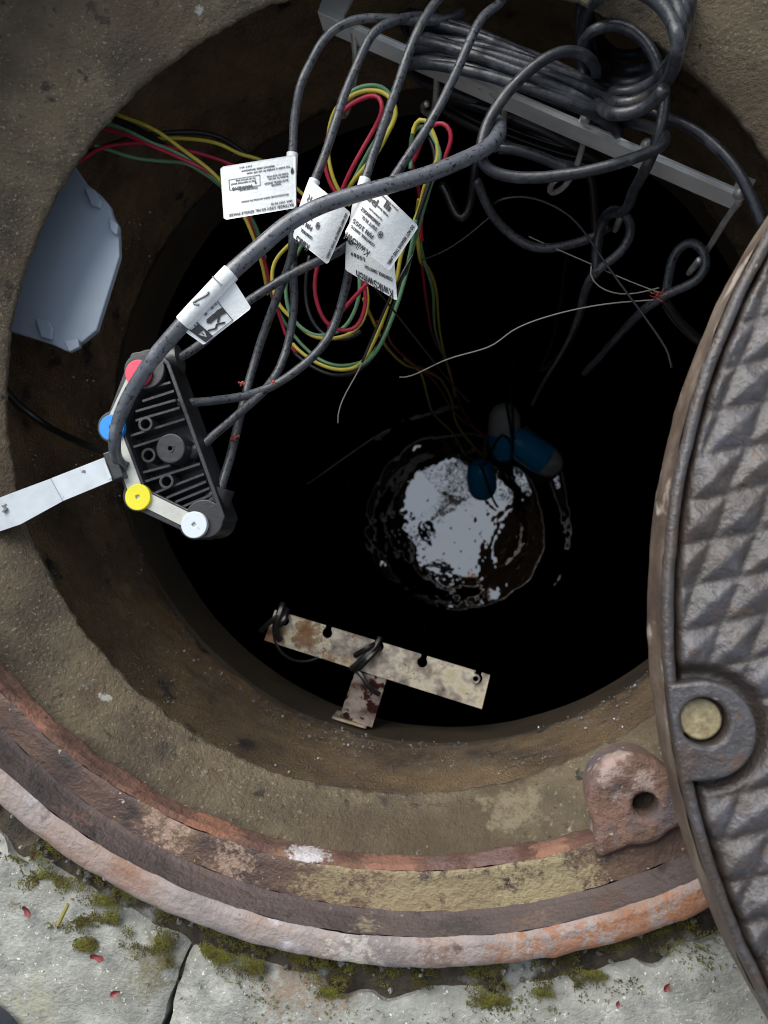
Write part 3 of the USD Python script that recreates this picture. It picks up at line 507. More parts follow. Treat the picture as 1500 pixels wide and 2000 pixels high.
# ---------------------------------------------------------------- labels
class Patch:
    def __init__(s, A, B, C, D, d, bow=0, bowv=0, ang=0, side=0):
        s.c = [np.array(x, float) for x in (A, B, C, D)]; s.d = d; s.bow, s.bowv, s.side = bow, bowv, side
    def P(s, u, v, lift=0):
        A, B, C, D = s.c; u = np.asarray(u, float)[..., None]; v = np.asarray(v, float)[..., None]
        q = (A * (1 - u) + B * u) * (1 - v) + (D * (1 - u) + C * u) * v
        nrm = (B - A) / np.linalg.norm(B - A); q = q + np.array([-nrm[1], nrm[0]]) * s.side * np.sin(np.pi * u)
        u, v = u[..., 0], v[..., 0]
        dd = s.d[0] * (1 - u) * (1 - v) + s.d[1] * u * (1 - v) + s.d[2] * u * v + s.d[3] * (1 - u) * v - s.bow * np.sin(np.pi * u) - s.bowv * np.sin(np.pi * v) - lift
        vv = np.stack([(q[..., 0] - 750) / FPX, -(q[..., 1] - 1000) / FPX, -np.ones_like(dd)], -1) @ ROT.T
        return np.array([0, 0, CAMZ]) + vv * (dd / -vv[..., 2])[..., None]
    def mesh(s, n=26, th=.0005):
        u, v = np.meshgrid(np.linspace(0, 1, n), np.linspace(0, 1, n), indexing='ij')
        # rounded corners
        cu, cv_ = np.abs(u - .5) * 2, np.abs(v - .5) * 2; k = .93
        lim = lambda a, b: np.where((a > k) & (b > k), 1, 1)
        f = np.where((cu > .99) & (cv_ > .99), .965, 1.0); u2, v2 = .5 + (u - .5) * f, .5 + (v - .5) * f
        V = np.vstack([s.P(u2, v2).reshape(-1, 3), s.P(u2, v2, -th).reshape(-1, 3)])
        F = grid_faces(n, n); m_ = n * n; idx = np.arange(m_).reshape(n, n)
        ring = np.r_[idx[:, 0], idx[-1, 1:], idx[::-1, -1][1:], idx[0, ::-1][1:]]
        side = np.vstack([np.c_[ring[:-1], ring[1:], ring[1:] + m_], np.c_[ring[:-1], ring[1:] + m_, ring[:-1] + m_]])
        return trimesh.Trimesh(V, np.vstack([F, F[:, ::-1] + m_, side]), process=False)
    def put(s, m2, th=.00035):
        """A flat shape given in (u, v) laid on the patch as a thin skin."""
        v = m2.vertices; return trimesh.Trimesh(s.P(v[:, 0], v[:, 1], .0003 + th * (v[:, 2] > v[:, 2].mean())), m2.faces, process=False)
def uvpoly(poly):
    m_ = prism(poly, 0, .001); 
    return trimesh.Trimesh(*trimesh.remesh.subdivide_to_size(m_.vertices, m_.faces, .12), process=False)
def text(p, txt, hgt, org, e1, e2, bold=False, width=None):
    """Lettering: org, e1 (reading direction) and e2 (down the page) in uv; hgt = capital height in units of e2."""
    t = meshkit.text_mesh(txt, hgt, .001, bold); v = t.vertices.copy()
    if width: k_ = width / (v[:, 0].max() * math.hypot(*e1)); e1 = (e1[0] * k_, e1[1] * k_)
    t.vertices = np.c_[org[0] + v[:, 0] * e1[0] - v[:, 1] * e2[0], org[1] + v[:, 0] * e1[1] - v[:, 1] * e2[1], v[:, 2]]
    return p.put(t)
def lines(p, rows, e1u):
    out = []
    for (u0, u1, v0, hh) in rows:
        u = u0
        while u < u1:
            w = rng.uniform(.015, .05); out.append(p.put(uvpoly(sbox(u, v0, min(u + w, u1), v0 + hh)))); u += w + .012
    return out

# label 1 (small print)
p1 = Patch((430, 326), (577, 302), (578, 406), (437, 430), (.556, .562, .562, .556), .004)
lb1 = obj('label', p1.mesh(), M['paper'], c1, smooth=True, label='white rectangular label full of small upside-down print')
e1, e2 = (-1, 0), (0, -1)
pr1 = [text(p1, 'RATINGS: 120V 60 Hz, SINGLE PHASE', .050, (.97, .90), (-.70, 0), (0, -1)), text(p1, 'MAX. 125V 60 Hz', .036, (.95, .83), (-.7, 0), (0, -1)),
       text(p1, 'Maximum water temperature', .034, (.72, .125), (-.7, 0), (0, -1)), text(p1, '140 F  60 C', .032, (.42, .055), (-.7, 0), (0, -1)),
       text(p1, 'This switch is suitable for use with water', .032, (.93, .185), (-.7, 0), (0, -1)), text(p1, 'Disconnect power before servicing this product', .030, (.90, .70), (-.7, 0), (0, -1)),
       text(p1, 'WARNING', .055, (.42, .42), (-.75, 0), (0, -1), True), text(p1, 'Risk of electrical shock', .032, (.46, .34), (-.7, 0), (0, -1)), text(p1, 'Do not remove plug', .030, (.46, .29), (-.7, 0), (0, -1)),
       text(p1, 'Disconnect power', .030, (.48, .48), (-.7, 0), (0, -1)), text(p1, 'ELECTRICAL SHOCK', .034, (.90, .43), (-.7, 0), (0, -1)), text(p1, 'HAZARD', .034, (.80, .48), (-.7, 0), (0, -1)), text(p1, 'Suitable for wet use', .030, (.90, .36), (-.7, 0), (0, -1)), text(p1, 'Install per local code', .030, (.90, .31), (-.7, 0), (0, -1))]
for (a0, b0, a1_, b1_) in ((.10, .26, .52, .265), (.10, .455, .52, .46), (.10, .26, .105, .46), (.515, .26, .52, .46)): pr1.append(p1.put(uvpoly(sbox(a0, b0, a1_, b1_))))
pr1.append(p1.put(uvpoly(Polygon([(.445, .41), (.475, .41), (.46, .365)]))))
pr1.append(p1.put(uvpoly(affinity.scale(Point(.955, .30).buffer(.03), .7, 1.6)))); pr1.append(p1.put(uvpoly(sbox(.945, .23, .965, .25))))
obj('print', pr1, M['ink'], lb1)

def ulmark(p, c, s):
    ring = Point(0, 0).buffer(1, 16).difference(Point(0, 0).buffer(.8, 16))
    bars = unary_union([ring, sbox(-.45, -.5, -.2, .5), sbox(.15, -.5, .4, .5), sbox(-.45, -.1, .4, .12)])
    return p.put(uvpoly(affinity.translate(affinity.scale(bars, s * .8, s, origin=(0, 0)), *c)))
def brandlabel(p, par, lbl, full=True):
    lb = obj('label', p.mesh(), M['paper'], par, smooth=True, label=lbl)
    # u runs along the upper right edge, v from there to the lower left; the print reads against v
    E = ((-1, 0), (0, -1)); o = []
    for tx, h_, org, w_ in ((('KwikSwi', .115, (.56, .95), .53), ('CONTROL SWITC', .045, (.56, .80), .52), ('P/N 1055', .07, (.47, .69), .44), ('25FT N.O.', .055, (.46, .55), .33), ('25MGMNOEZ', .055, (.46, .45), .40), ('U.S. PATENTS 6,545', .025, (.45, .37), .28), ('PR', .13, (.27, .17), .24), ('PRB Industries', .03, (.5, .24), .4), ('www.controlswitch', .026, (.6, .05), .5)) if full else
                            (('KwikS', .12, (.45, .93), .36), ('CONTROL', .05, (.44, .78), .32), ('P/N 1', .075, (.36, .64), .26), ('25F', .06, (.30, .50), .18), ('PR', .12, (.24, .22), .22))):
        o.append(text(p, tx, h_, org, *E, True, w_))
    for k in range(3): o.append(p.put(uvpoly(sbox(.36 + k * .045, .055 + .025 * k, .388 + k * .045, .19))))
    o.append(ulmark(p, (.55, .60) if full else (.45, .56), .06))
    o.append(text(p, 'DO NOT REMOVE THIS LABEL', .05, (.90, .06), (0, 1), (-1, 0), True, .86))
    obj('print', o, M['ink'], lb)
# corners in the order: far left top, ... chosen so that u rises against the reading direction
p3 = Patch((690, 409), (727, 352), (818, 442), (760, 529), (.528, .535, .542, .535), .0, .004)
# orientation: reading goes up-left along the lower-left edge
p3 = Patch((726, 352), (818, 442), (760, 529), (672, 456), (.530, .538, .540, .534), .004)
class Turn:
    """The same patch with its axes turned so that u runs from the lower right to the upper left edge's end."""
def reorder(A, B, C, D, d, bow): return Patch(A, B, C, D, d, bow)
p3 = reorder((726, 352), (818, 442), (760, 529), (672, 456), (.532, .538, .540, .534), .004)
brandlabel(p3, c3, 'white label uppermost of the overlapping pair, printed slantwise')
p2 = Patch((610, 354), (685, 415), (640, 517), (571, 462), (.540, .545, .548, .545), .005, .003)
brandlabel(p2, c2, 'curled white label left of the overlapping pair', False)
p4 = Patch((676, 470), (770, 505), (776, 588), (674, 527), (.556, .556, .562, .556), -.004)
lb4 = obj('label', p4.mesh(), M['paper'], c4, smooth=True, label='white label underneath another, hanging below it')
obj('print', [text(p4, 'KwikSwitch', .21, (.93, .80), (-1, 0), (0, -1), True, .72), text(p4, 'CONTROL SWITCH', .09, (.93, .50), (-1, 0), (0, -1), True, .55), text(p4, '10589', .10, (.40, .30), (-1, 0), (0, -1), True, .3)], M['ink'], lb4)
for q_, s0, s1, par in ((q1, (577, 301), (578, 408), c1), (q2, (612, 352), (590, 452), c2), (q3, (722, 352), (690, 440), c3)):
    a_ = np.argmin([np.linalg.norm(x - at(s0[0], s0[1], .45 - x[2])) for x in q_]); b_ = np.argmin([np.linalg.norm(x - at(s1[0], s1[1], .45 - x[2])) for x in q_])
    obj('label_wrap', sweep(q_[min(a_, b_):max(a_, b_) + 1], .0044, 12), M['paper'], par, smooth=50)
# label on the power cable
a_ = np.argmin([np.linalg.norm(x - at(455, 530, .484)) for x in qp]); b_ = np.argmin([np.linalg.norm(x - at(352, 634, .482)) for x in qp])
i0, i1 = min(a_, b_), max(a_, b_)
lw = obj('label_wrap', sweep(qp[i0:i1 + 1], .0062, 16), M['paper'], pc, smooth=50)
p5 = Patch((452, 540), (491, 602), (398, 674), (350, 640), (.484, .490, .490, .484), .0)
lb5 = obj('label', p5.mesh(), M['paper'], pc, smooth=True, label='white warning flag with a black hand pictogram')
o5 = []
o5.append(p5.put(uvpoly(unary_union([sbox(.10, .36, .94, .372), sbox(.10, .93, .94, .945), sbox(.93, .36, .945, .945), sbox(.10, .36, .112, .945)]))))
tri1 = Polygon([(.20, .80), (.20, .92), (.44, .86)]); tri2 = Polygon([(.60, .80), (.60, .92), (.85, .86)])
o5.append(p5.put(uvpoly(sbox(.06, .78, .96, .945).difference(unary_union([tri2, sbox(.12, .80, .34, .925)])))))
o5.append(p5.put(uvpoly(sbox(.13, .83, .33, .85)))); o5.append(p5.put(uvpoly(sbox(.64, .852, .74, .868))))
hand = unary_union([Polygon([(.46, .36), (.66, .36), (.62, .46), (.60, .55), (.44, .55), (.42, .46)])] + [sbox(.42 + .045 * k, .53, .455 + .045 * k, .70 - .02 * abs(k - 1.5)) for k in range(4)] + [LineString([(.62, .50), (.70, .56)]).buffer(.02)])
o5.append(p5.put(uvpoly(hand)))
o5.append(p5.put(uvpoly(LineString([(.84, .50), (.74, .60), (.82, .66), (.72, .76)]).buffer(.022))))
for k, tx in enumerate(('DO NOT', 'REMOVE', 'HANG', 'BY CORD', 'USE')):
    o5.append(text(p5, tx, .045, (.14 + 0 * k, .44 + .065 * k), (.62, 0), (0, 1), True))
obj('print', o5, M['ink'], lb5)
zz = [qp[int(i0 + (i1 - i0) * f)] + np.array([dx, dy, .0064]) for f, dx, dy in ((.36, .003, .0), (.45, -.003, -.001), (.52, .003, .001), (.62, -.001, -.002))]
obj('print', [sweep(spline(zz, .001), .0008, 5), sweep(np.array([qp[int(i0 + (i1 - i0) * .78)] + np.array([-.003, .003, .0062]), qp[int(i0 + (i1 - i0) * .78)] + np.array([.003, -.003, .0062])]), .0006, 4)], M['ink_grey'], lw)

# ---------------------------------------------------------------- connector hub on its bracket
HD = .53; S = HD / FPX
hub = thing('cable_connector', 'black ribbed plastic cable connector with red, blue, yellow and white caps', 'connector', at(320, 870, HD))
hz = CAMZ - HD
spine = [(272, 722), (220, 834), (270, 968), (380, 1022)]
outl = unary_union([ppoly([(262, 696), (300, 690), (325, 712), (432, 1010), (412, 1040), (385, 1042), (262, 985), (212, 850), (214, 822)], HD).buffer(12 * S).buffer(-4 * S)] + [Point(*at(x, y, HD)[:2]).buffer(33 * S) for x, y in spine])
outl = unary_union([outl, Point(*at(290, 716, HD)[:2]).buffer(36 * S), Point(*at(402, 1016, HD)[:2]).buffer(36 * S)]).buffer(6 * S).buffer(-6 * S)
inner = outl.buffer(-9 * S)
chan_line = LineString([at(x, y, HD)[:2] for x, y in spine])
chan = chan_line.buffer(15 * S)
obj('body', prism(outl, hz - .030, hz - .018), M['plastic'], hub)
obj('outer_rim', [prism(outl.difference(inner), hz - .0185, hz - .001)] + bev(unary_union([outl.difference(inner), chan_line.buffer(20 * S), Point(*at(285, 722, HD)[:2]).buffer(40 * S), Point(*at(398, 1014, HD)[:2]).buffer(40 * S)]).intersection(outl), hz - .0178, hz + .0004, .0008), M['plastic'], hub)
obj('gasket_channel', prism(chan.intersection(outl.buffer(-4 * S)), hz - .004, hz + .0016), M['channel'], hub)
ribs_a = [((288, 757), (330, 745)), ((275, 782), (337, 762)), ((262, 802), (340, 780)), ((262, 820), (348, 795)), ((252, 850), (358, 817)), ((258, 872), (320, 852)), ((276, 922), (330, 908)), ((280, 940), (388, 905)), ((300, 962), (396, 925)), ((322, 972), (400, 940)), ((340, 980), (406, 953)), ((352, 990), (410, 966)), ((368, 996), (412, 978))]
for a_, b_ in ribs_a:
    obj('rib', prism(LineString([at(*a_, HD)[:2], at(*b_, HD)[:2]]).buffer(2.4 * S, cap_style=2).intersection(inner.buffer(3 * S)), hz - .0182, hz - .0025), M['plastic'], hub)
for x, y in ((284, 828), (290, 889), (325, 940)):
    c = Point(*at(x, y, HD)[:2]); obj('bolt_tube', prism(c.buffer(15 * S, 20).difference(c.buffer(10 * S, 20)), hz - .0183, hz + .0002), M['plastic'], hub, smooth=30)
c = Point(*at(337, 877, HD)[:2])
kb = obj('centre_boss', bev(c.buffer(31 * S, 28).difference(c.buffer(4.5 * S, 12)), hz - .0184, hz + .004, .0012), M['plastic'], hub, smooth=30)
obj('boss_ring', prism(c.buffer(8 * S, 16).difference(c.buffer(5 * S, 16)), hz + .0030, hz + .0047), M['plastic'], kb, smooth=30)
for (x, y), k in zip(((269, 728), (218, 835), (269, 971), (379, 1025)), ('red', 'blue', 'yellow', 'white')):
    c = Point(*at(x, y, HD - .004)[:2]); sq = affinity.rotate(sbox(c.x - 4 * S, c.y - 4 * S, c.x + 4 * S, c.y + 4 * S), 10 if k != 'white' else 40)
    cp = obj('cap', bev(c.buffer(27 * S, 36).difference(sq), hz + .0008, hz + .0044, .0006), M['cap_' + k], hub, smooth=30, label=f'{k} round cap')
    obj('socket', prism(sq.buffer(.0002), hz + .0016, hz + .0029), M['channel'], cp)
for (x, y), (x2, y2), w in (((326, 706), (352, 700), 1), ((352, 788), (366, 787), 0), ((374, 890), (392, 876), 0), ((420, 985), (432, 952), 1)):
    P = np.array([at(x, y, HD + .014), at((x + x2) / 2, (y + y2) / 2, HD + .014), at(x2, y2, HD + .014)])
    obj('gland', sweep(spline(P, .002), np.linspace(.0115 if w else .007, .006 if w else .005, max(4, int(np.linalg.norm(P[2] - P[0]) / .002))) if False else .0105 if w else .0062, 14), M['plastic'], hub, smooth=40)
# clip and bracket strip
bk = thing('bracket_strip', 'pale grey bent metal strip reaching from the left wall to the connector', 'bracket', at(110, 960, .545))
segs = [((-130, 1024), (-130, 1088), .526), ((-60, 995), (-60, 1058), .528), ((20, 964), (40, 1024), .530), ((98, 935), (122, 979), .532), ((100, 934), (124, 978), .527), ((222, 886), (240, 930), .526)]
V = []
for (t0, b0, d0) in segs: V += [at(*t0, d0), at(*b0, d0), at(*t0, d0 + .0025), at(*b0, d0 + .0025)]
V = np.array(V); F = []
for i in range(len(segs) - 1):
    a_, b_ = 4 * i, 4 * i + 4
    for p_, q_ in ((0, 1), (1, 3), (3, 2), (2, 0)): F += [[a_ + p_, a_ + q_, b_ + q_], [a_ + p_, b_ + q_, b_ + p_]]
F += [[0, 2, 3], [0, 3, 1]]; e_ = 4 * (len(segs) - 1); F += [[e_, e_ + 1, e_ + 3], [e_, e_ + 3, e_ + 2]]
st_ = trimesh.Trimesh(V, F, process=False); st_.fix_normals()
obj('strip', st_, M['bracket'], bk)
obj('maker_mark', prism(LineString([at(3, 988, .526)[:2], at(9, 994, .526)[:2], at(4, 999, .526)[:2]]).buffer(2 * S), CAMZ - .5297, CAMZ - .527), M['ink_grey'], bk)
obj('clip', bev(ppoly([(203, 886), (224, 878), (246, 932), (222, 940)], .524), CAMZ - .545, CAMZ - .521, .0012), M['plastic'], hub)
obj('lip', prism(ppoly([(203, 905), (208, 903), (220, 934), (215, 937)], .521), CAMZ - .5205, CAMZ - .5192), M['bracket'], bk)

# ---------------------------------------------------------------- grey junction box on the left
JD = .60
jb = thing('junction_box', 'blue grey plastic junction box tucked under the concrete lip at the left', 'junction box', at(130, 520, JD))
jo = ppoly([(140, 318), (168, 358), (196, 380), (214, 402), (219, 420), (231, 442), (233, 500), (214, 562), (188, 645), (160, 668), (130, 686), (100, 672), (22, 648), (-30, 560), (10, 400), (90, 330)], JD)
jz = CAMZ - JD
obj('lid', bev(jo, jz - .005, jz, .0012), M['box'], jb)
obj('body', prism(jo.buffer(-.022), jz - .040, jz - .0065), M['box'], jb)
for pts in (((168, 368), (182, 372), (196, 392), (192, 402), (180, 398)), ((72, 624), (92, 628), (100, 640), (98, 660), (82, 656)), ((128, 668), (150, 664), (152, 676), (136, 684)), ((216, 428), (228, 440), (226, 455), (218, 448))):
    obj('latch', bev(ppoly(pts, JD - .004).buffer(.0012), jz + .0003, jz + .0042, .001), M['box'], jb)

# ---------------------------------------------------------------- coloured wires
def wire(col, L, d, where, r=.0017, group=None):
    Q = spline(pix(L, d), .004)
    name = 'signal_wire'
    obj(name, sweep(Q, r, 7), M['wire_' + col], smooth=True, label=where, cat='wire', group='coloured signal wires')
wire('yellow', [(205, 205), (232, 225), (273, 240), (319, 264), (358, 293), (412, 334), (445, 372), (478, 425), (500, 478), (515, 530), (522, 575)], [.62, .62, .63, .66, .70], 'upper yellow wire of the bundle leaving the wall at the left')
wire('green', [(195, 236), (218, 244), (259, 260), (292, 277), (330, 292), (369, 312), (420, 350), (466, 395), (492, 428), (508, 465), (518, 505)], [.62, .62, .63, .67, .71], 'upper green wire of the bundle leaving the wall at the left')
wire('green', [(185, 285), (214, 293), (246, 304), (287, 312), (341, 316), (369, 322), (429, 361), (470, 404), (500, 460), (520, 540), (545, 610), (578, 660), (621, 700), (661, 714), (700, 709), (725, 694), (753, 648), (780, 574), (800, 500), (812, 430)], [.63, .64, .66, .68, .72, .74, .74, .70, .66, .62], 'green wire dipping from the left bundle into the lowest long loop')
wire('red', [(180, 248), (205, 253), (246, 263), (287, 281), (328, 298), (377, 320), (429, 349), (470, 395), (490, 440), (503, 475), (512, 495), (523, 535), (532, 575), (547, 620), (560, 658), (578, 690), (588, 700)], [.62, .62, .63, .66, .70, .73, .74], 'red wire running from the left wall down past the connector cables')
wire('red', [(140, 322), (161, 311), (196, 290), (232, 282), (281, 279), (328, 287), (374, 296), (448, 320), (510, 352), (570, 385), (630, 420)], [.63, .63, .64, .65, .67], 'lower red wire arching from the left wall behind the small print label')
wire('yellow', [(255, 278), (287, 273), (336, 270), (396, 274), (437, 285), (470, 301), (508, 312), (560, 350), (610, 395)], [.65, .65, .65, .66, .67], 'second yellow wire passing behind the small print label')
wire('black', [(150, 318), (177, 296), (218, 282), (265, 268), (320, 260), (369, 258), (423, 266), (478, 300), (530, 340)], [.63, .64, .65, .66, .67], 'black wire over the red one in the left bundle', .0022)
wire('black', [(205, 222), (232, 236), (273, 256), (319, 284), (350, 305)], [.63, .64, .65], 'thick black wire between yellow and green at the left lip', .0032)
# central loops
wire('red', [(664, 225), (673, 214), (694, 199), (720, 188), (738, 190), (746, 210), (739, 235), (720, 270), (694, 316), (672, 362), (655, 420)], [.60, .595, .59, .59, .6, .61, .63], 'red wire forming the large upright loop under the left hooks', .0019)
wire('red', [(662, 228), (648, 250), (638, 275), (634, 310), (640, 345), (655, 375), (675, 395)], [.60, .61, .62, .63], 'red wire down the left side of the large upright loop')
wire('yellow', [(660, 208), (676, 194), (703, 180), (732, 177), (756, 186), (770, 206), (772, 226), (756, 262), (738, 295), (708, 332), (684, 362), (660, 400)], [.60, .595, .59, .59, .6, .61, .63], 'yellow wire on the outside of the large upright loop', .0019)
wire('yellow', [(658, 210), (648, 232), (642, 260), (641, 300), (650, 345), (664, 375), (684, 402)], [.60, .61, .62, .63], 'yellow wire down the left side of the large upright loop')
wire('green', [(672, 192), (684, 181), (703, 171), (727, 167), (748, 172), (764, 190), (766, 222), (742, 262), (716, 304), (692, 350)], [.60, .6, .6, .605, .61, .63], 'green wire over the top of the large upright loop', .0019)
wire('yellow', [(806, 262), (812, 242), (822, 234), (834, 239), (845, 258), (854, 284), (853, 314), (843, 334), (828, 370), (818, 410), (786, 490), (776, 541), (762, 585), (744, 636), (725, 678), (702, 712), (670, 722), (636, 716), (600, 697), (572, 672)], [.60, .595, .6, .61, .64, .66, .68, .69, .70], 'yellow wire from the small right loop down to the lowest arc', .0018)
wire('red', [(806, 316), (822, 280), (838, 252), (858, 241), (874, 248), (881, 269), (875, 293), (866, 316), (848, 348), (836, 372), (824, 420), (824, 470)], [.62, .60, .595, .6, .61, .63, .66], 'red wire of the small right loop beside the middle hook', .0019)
wire('red', [(798, 300), (804, 318), (812, 345), (820, 385), (822, 440), (823, 500), (830, 567), (840, 633), (853, 673), (878, 720), (892, 772), (915, 820), (950, 853)], [.63, .65, .70, .9, 1.3, 1.7, 1.86], 'long red wire falling straight from the small right loop to the water')
wire('green', [(802, 330), (803, 280), (812, 252), (828, 246), (846, 268), (859, 300), (854, 325), (840, 365), (818, 440), (802, 500), (782, 575), (755, 648), (732, 690), (700, 716)], [.62, .6, .6, .61, .64, .66, .68], 'green wire of the small right loop sweeping to the lowest arc', .0018)
wire('black', [(800, 300), (806, 262), (818, 246), (838, 268), (850, 310), (838, 360), (812, 440), (800, 500), (776, 580), (750, 650), (724, 702), (690, 728), (650, 732), (610, 716), (575, 690)], [.62, .605, .61, .64, .68, .70, .71], 'black wire shadowing the lowest loop of coloured wires', .0019)
wire('red', [(640, 470), (624, 505), (615, 550), (618, 587), (636, 628), (665, 645), (694, 639), (710, 611), (714, 580), (707, 535), (690, 480)], [.60, .61, .62, .62, .6], 'red wire of the inner round loop below the labels', .0018)
wire('red', [(738, 536), (722, 549), (690, 583), (655, 622), (642, 640)], [.60, .60, .61, .62], 'straight red wire crossing the inner loop behind a control cable', .0018)
wire('yellow', [(600, 440), (565, 478), (537, 512), (532, 552), (545, 594), (570, 622), (600, 650), (632, 661), (676, 655), (704, 633), (717, 600), (716, 565), (704, 520)], [.62, .63, .64, .64, .63], 'yellow wire of the inner round loop below the labels', .0017)
wire('green', [(596, 470), (575, 505), (560, 545), (559, 578), (566, 610), (586, 638), (618, 655), (645, 652), (670, 641), (691, 611), (702, 571), (698, 525)], [.62, .63, .64, .64, .63], 'green wire of the inner round loop below the labels', .0017)
wire('black', [(604, 500), (598, 545), (598, 585), (608, 622), (632, 652), (670, 662), (704, 646)], [.65, .66, .66, .65], 'black wire behind the inner round loop', .0018)
wire('yellow', [(818, 390), (815, 450), (820, 503), (832, 518), (850, 557), (856, 620), (866, 683), (880, 735), (888, 775)], [.66, .72, .9, 1.2, 1.5], 'yellow wire falling right of the labels towards the floats')
wire('green', [(822, 420), (826, 500), (844, 560), (848, 625), (858, 672), (870, 702)], [.68, .75, .95, 1.2], 'green wire falling beside the yellow one right of the labels')
wire('yellow', [(712, 585), (722, 612), (747, 664), (763, 687), (793, 713), (820, 726), (833, 767), (838, 786), (850, 812), (887, 850), (903, 880), (930, 900)], [.70, .85, 1.1, 1.4, 1.7, 1.9], 'long thin yellow wire curving lowest to the dark float')
wire('red', [(738, 628), (757, 655), (770, 677), (807, 710), (850, 747), (873, 783), (897, 815), (960, 856)], [.78, 1.0, 1.3, 1.6, 1.86], 'long red wire running down to the middle float')
wire('yellow', [(790, 700), (817, 717), (853, 735), (867, 750), (882, 783), (891, 825), (922, 868), (946, 892)], [1.2, 1.35, 1.55, 1.75, 1.9], 'pale yellow wire kinking down to the dark float', .0022)

def cord(L, d, r, lab, matk='filament', nm='nylon_tie'):
    obj(nm, sweep(spline(pix(L, d), .006), r, 6), M[matk], smooth=True, label=lab, cat='cable tie', group='nylon ties and their tails')
cord([(806, 498), (780, 545), (757, 592), (707, 708)], [.62, .62, .64], .0012, 'dark stiff tie slanting down from the label pair', 'tie')
cord([(707, 708), (690, 742), (668, 784), (660, 826)], [.64, .65, .66], .0006, 'pale thin tail end of the stiff tie below the wire loops')
cord([(720, 548), (757, 592), (820, 672), (870, 735), (917, 786)], [.60, .64, .72, .8], .0010, 'dark tie slanting right across the falling wires', 'tie')
cord([(780, 737), (820, 727), (879, 700), (960, 675), (1001, 646), (1092, 612), (1183, 594), (1276, 586)], [.72, .71, .70, .69], .0006, 'long pale tie tail crossing the black well to the last loop')
cord([(965, 398), (979, 390), (1024, 385), (1074, 399), (1119, 428), (1155, 473), (1201, 540), (1296, 673), (1307, 698), (1312, 718)], [.68, .67, .67, .67, .67], .0011, 'black tie arching over and pointing at the manhole cover', 'tie')
cord([(1155, 519), (1163, 553), (1205, 573), (1251, 571), (1287, 562)], [.68, .69, .69], .0006, 'thin tie sagging between the last two hook loops')
cord([(1033, 462), (1100, 492), (1155, 516), (1201, 537), (1287, 571)], [.72, .70, .69], .0005, 'thin straight tie meeting the frayed loop')
cord([(960, 421), (911, 462), (870, 489), (825, 507)], [.70, .71, .72], .0008, 'dark tie running left from the cable knot', 'tie')
cord([(763, 837), (703, 873), (627, 927), (600, 945)], [1.2, 1.3, 1.35], .0009, 'faint tie tail low in the well, left of the ripples')
cord([(1107, 500), (1097, 570), (1087, 633), (1070, 690), (1050, 725)], [.9, 1.0, 1.15], .0014, 'dark strand hanging deep in the middle of the well', 'tie')

# ---------------------------------------------------------------- floats
def floatsw(A, B, d, r, lab, wf=.32):
    a_, b_ = at(A[0], A[1], d[0]), at(B[0], B[1], d[1])
    ax = b_ - a_; Ln = np.linalg.norm(ax); ax /= Ln
    t = np.linspace(0, 1, 40); rad = r * np.clip(1 - np.abs(2 * t - 1) ** 3.2, 0, 1) ** .5 * (1.0 - .13 * t) + 1e-4
    f = thing('float_switch', lab, 'float', a_, 'blue floats on the water')
    k = int(40 * wf)
    obj('cap', sweep(a_ + ax * Ln * t[:k, None], rad[:k], 22), M['float_white'], f, smooth=40)
    obj('body', sweep(a_ + ax * Ln * t[k - 1:, None], rad[k - 1:] * 1.004, 22), M['float_blue'], f, smooth=40)
    return f, a_, b_
floatsw((985, 788), (985, 900), (2.065, 2.142), 0.0457, 'upright blue float with a white top, furthest from the bright reflection', .50)
floatsw((1094, 918), (985, 845), (2.142, 2.087), 0.0468, 'blue float lying on its side with its white end to the right', .30)
f3, a3, b3 = floatsw((945, 972), (936, 900), (2.242, 2.165), 0.0435, 'dark blue float half sunk beside the bright reflection', .12)
t_ = trimesh.creation.torus(.0066, .0020, 16, 8); t_.apply_translation(at(937, 910, 2.159)); obj('cable_collar', t_, M['float_white'], f3, smooth=True)
for L, lab in (([(988, 780), (996, 830), (1000, 870), (985, 850), (960, 880), (945, 905)], 'black cord tied round the upright float'), ([(1002, 700), (1000, 790), (1002, 850), (998, 900), (1004, 935)], 'black cord hanging in front of the floats'), ([(936, 908), (945, 925), (955, 955), (972, 990)], 'thin cord over the half sunk float')):
    obj('hanging_cord', sweep(spline(pix(L, [1.976, 2.031, 2.042, 2.042, 2.109]), .01), .0034, 7), M['tie'], smooth=True, label=lab, cat='cord')

# ---------------------------------------------------------------- rusty T bracket low on the ring
TD = .86; TZ = CAMZ - TD; TS = TD / FPX
tb = thing('slotted_bracket', 'stained metal T bracket with keyhole slots standing off the lowest concrete ring', 'bracket', at(735, 1290, TD))
pt = ppoly([(538, 1191), (957, 1318), (941, 1384), (517, 1250)], TD)
for x, y, x2, y2 in ((640, 1236, 648, 1205), (825, 1293, 834, 1262), (740, 1262, 746, 1236), (556, 1212, 562, 1180), (932, 1324, 938, 1300)):
    pt = pt.difference(unary_union([Point(*at(x, y, TD)[:2]).buffer(10 * TS), LineString([at(x, y, TD)[:2], at(x2, y2, TD)[:2]]).buffer(6 * TS, cap_style=2)]))
obj('slotted_plate', prism(pt, TZ, TZ + .0025), M['zinc'], tb)
obj('stem', prism(ppoly([(694, 1312), (757, 1322), (727, 1420), (664, 1398)], TD + .003), TZ - .003, TZ - .0005), M['zinc_rust'], tb)
ft = pix([(650, 1398), (716, 1418)], TD); fd = ft[1] - ft[0]; fn = np.array([fd[1], -fd[0], 0]); fn /= np.linalg.norm(fn)
b_ = trimesh.Trimesh(np.array([p + o + np.array([0, 0, z]) for p in ft for o in (fn * 0, fn * .0025) for z in (-.03, .003)]), process=False).convex_hull
obj('foot', b_, M['zinc'], tb)
nutc = at(929, 1324, TD)[:2]
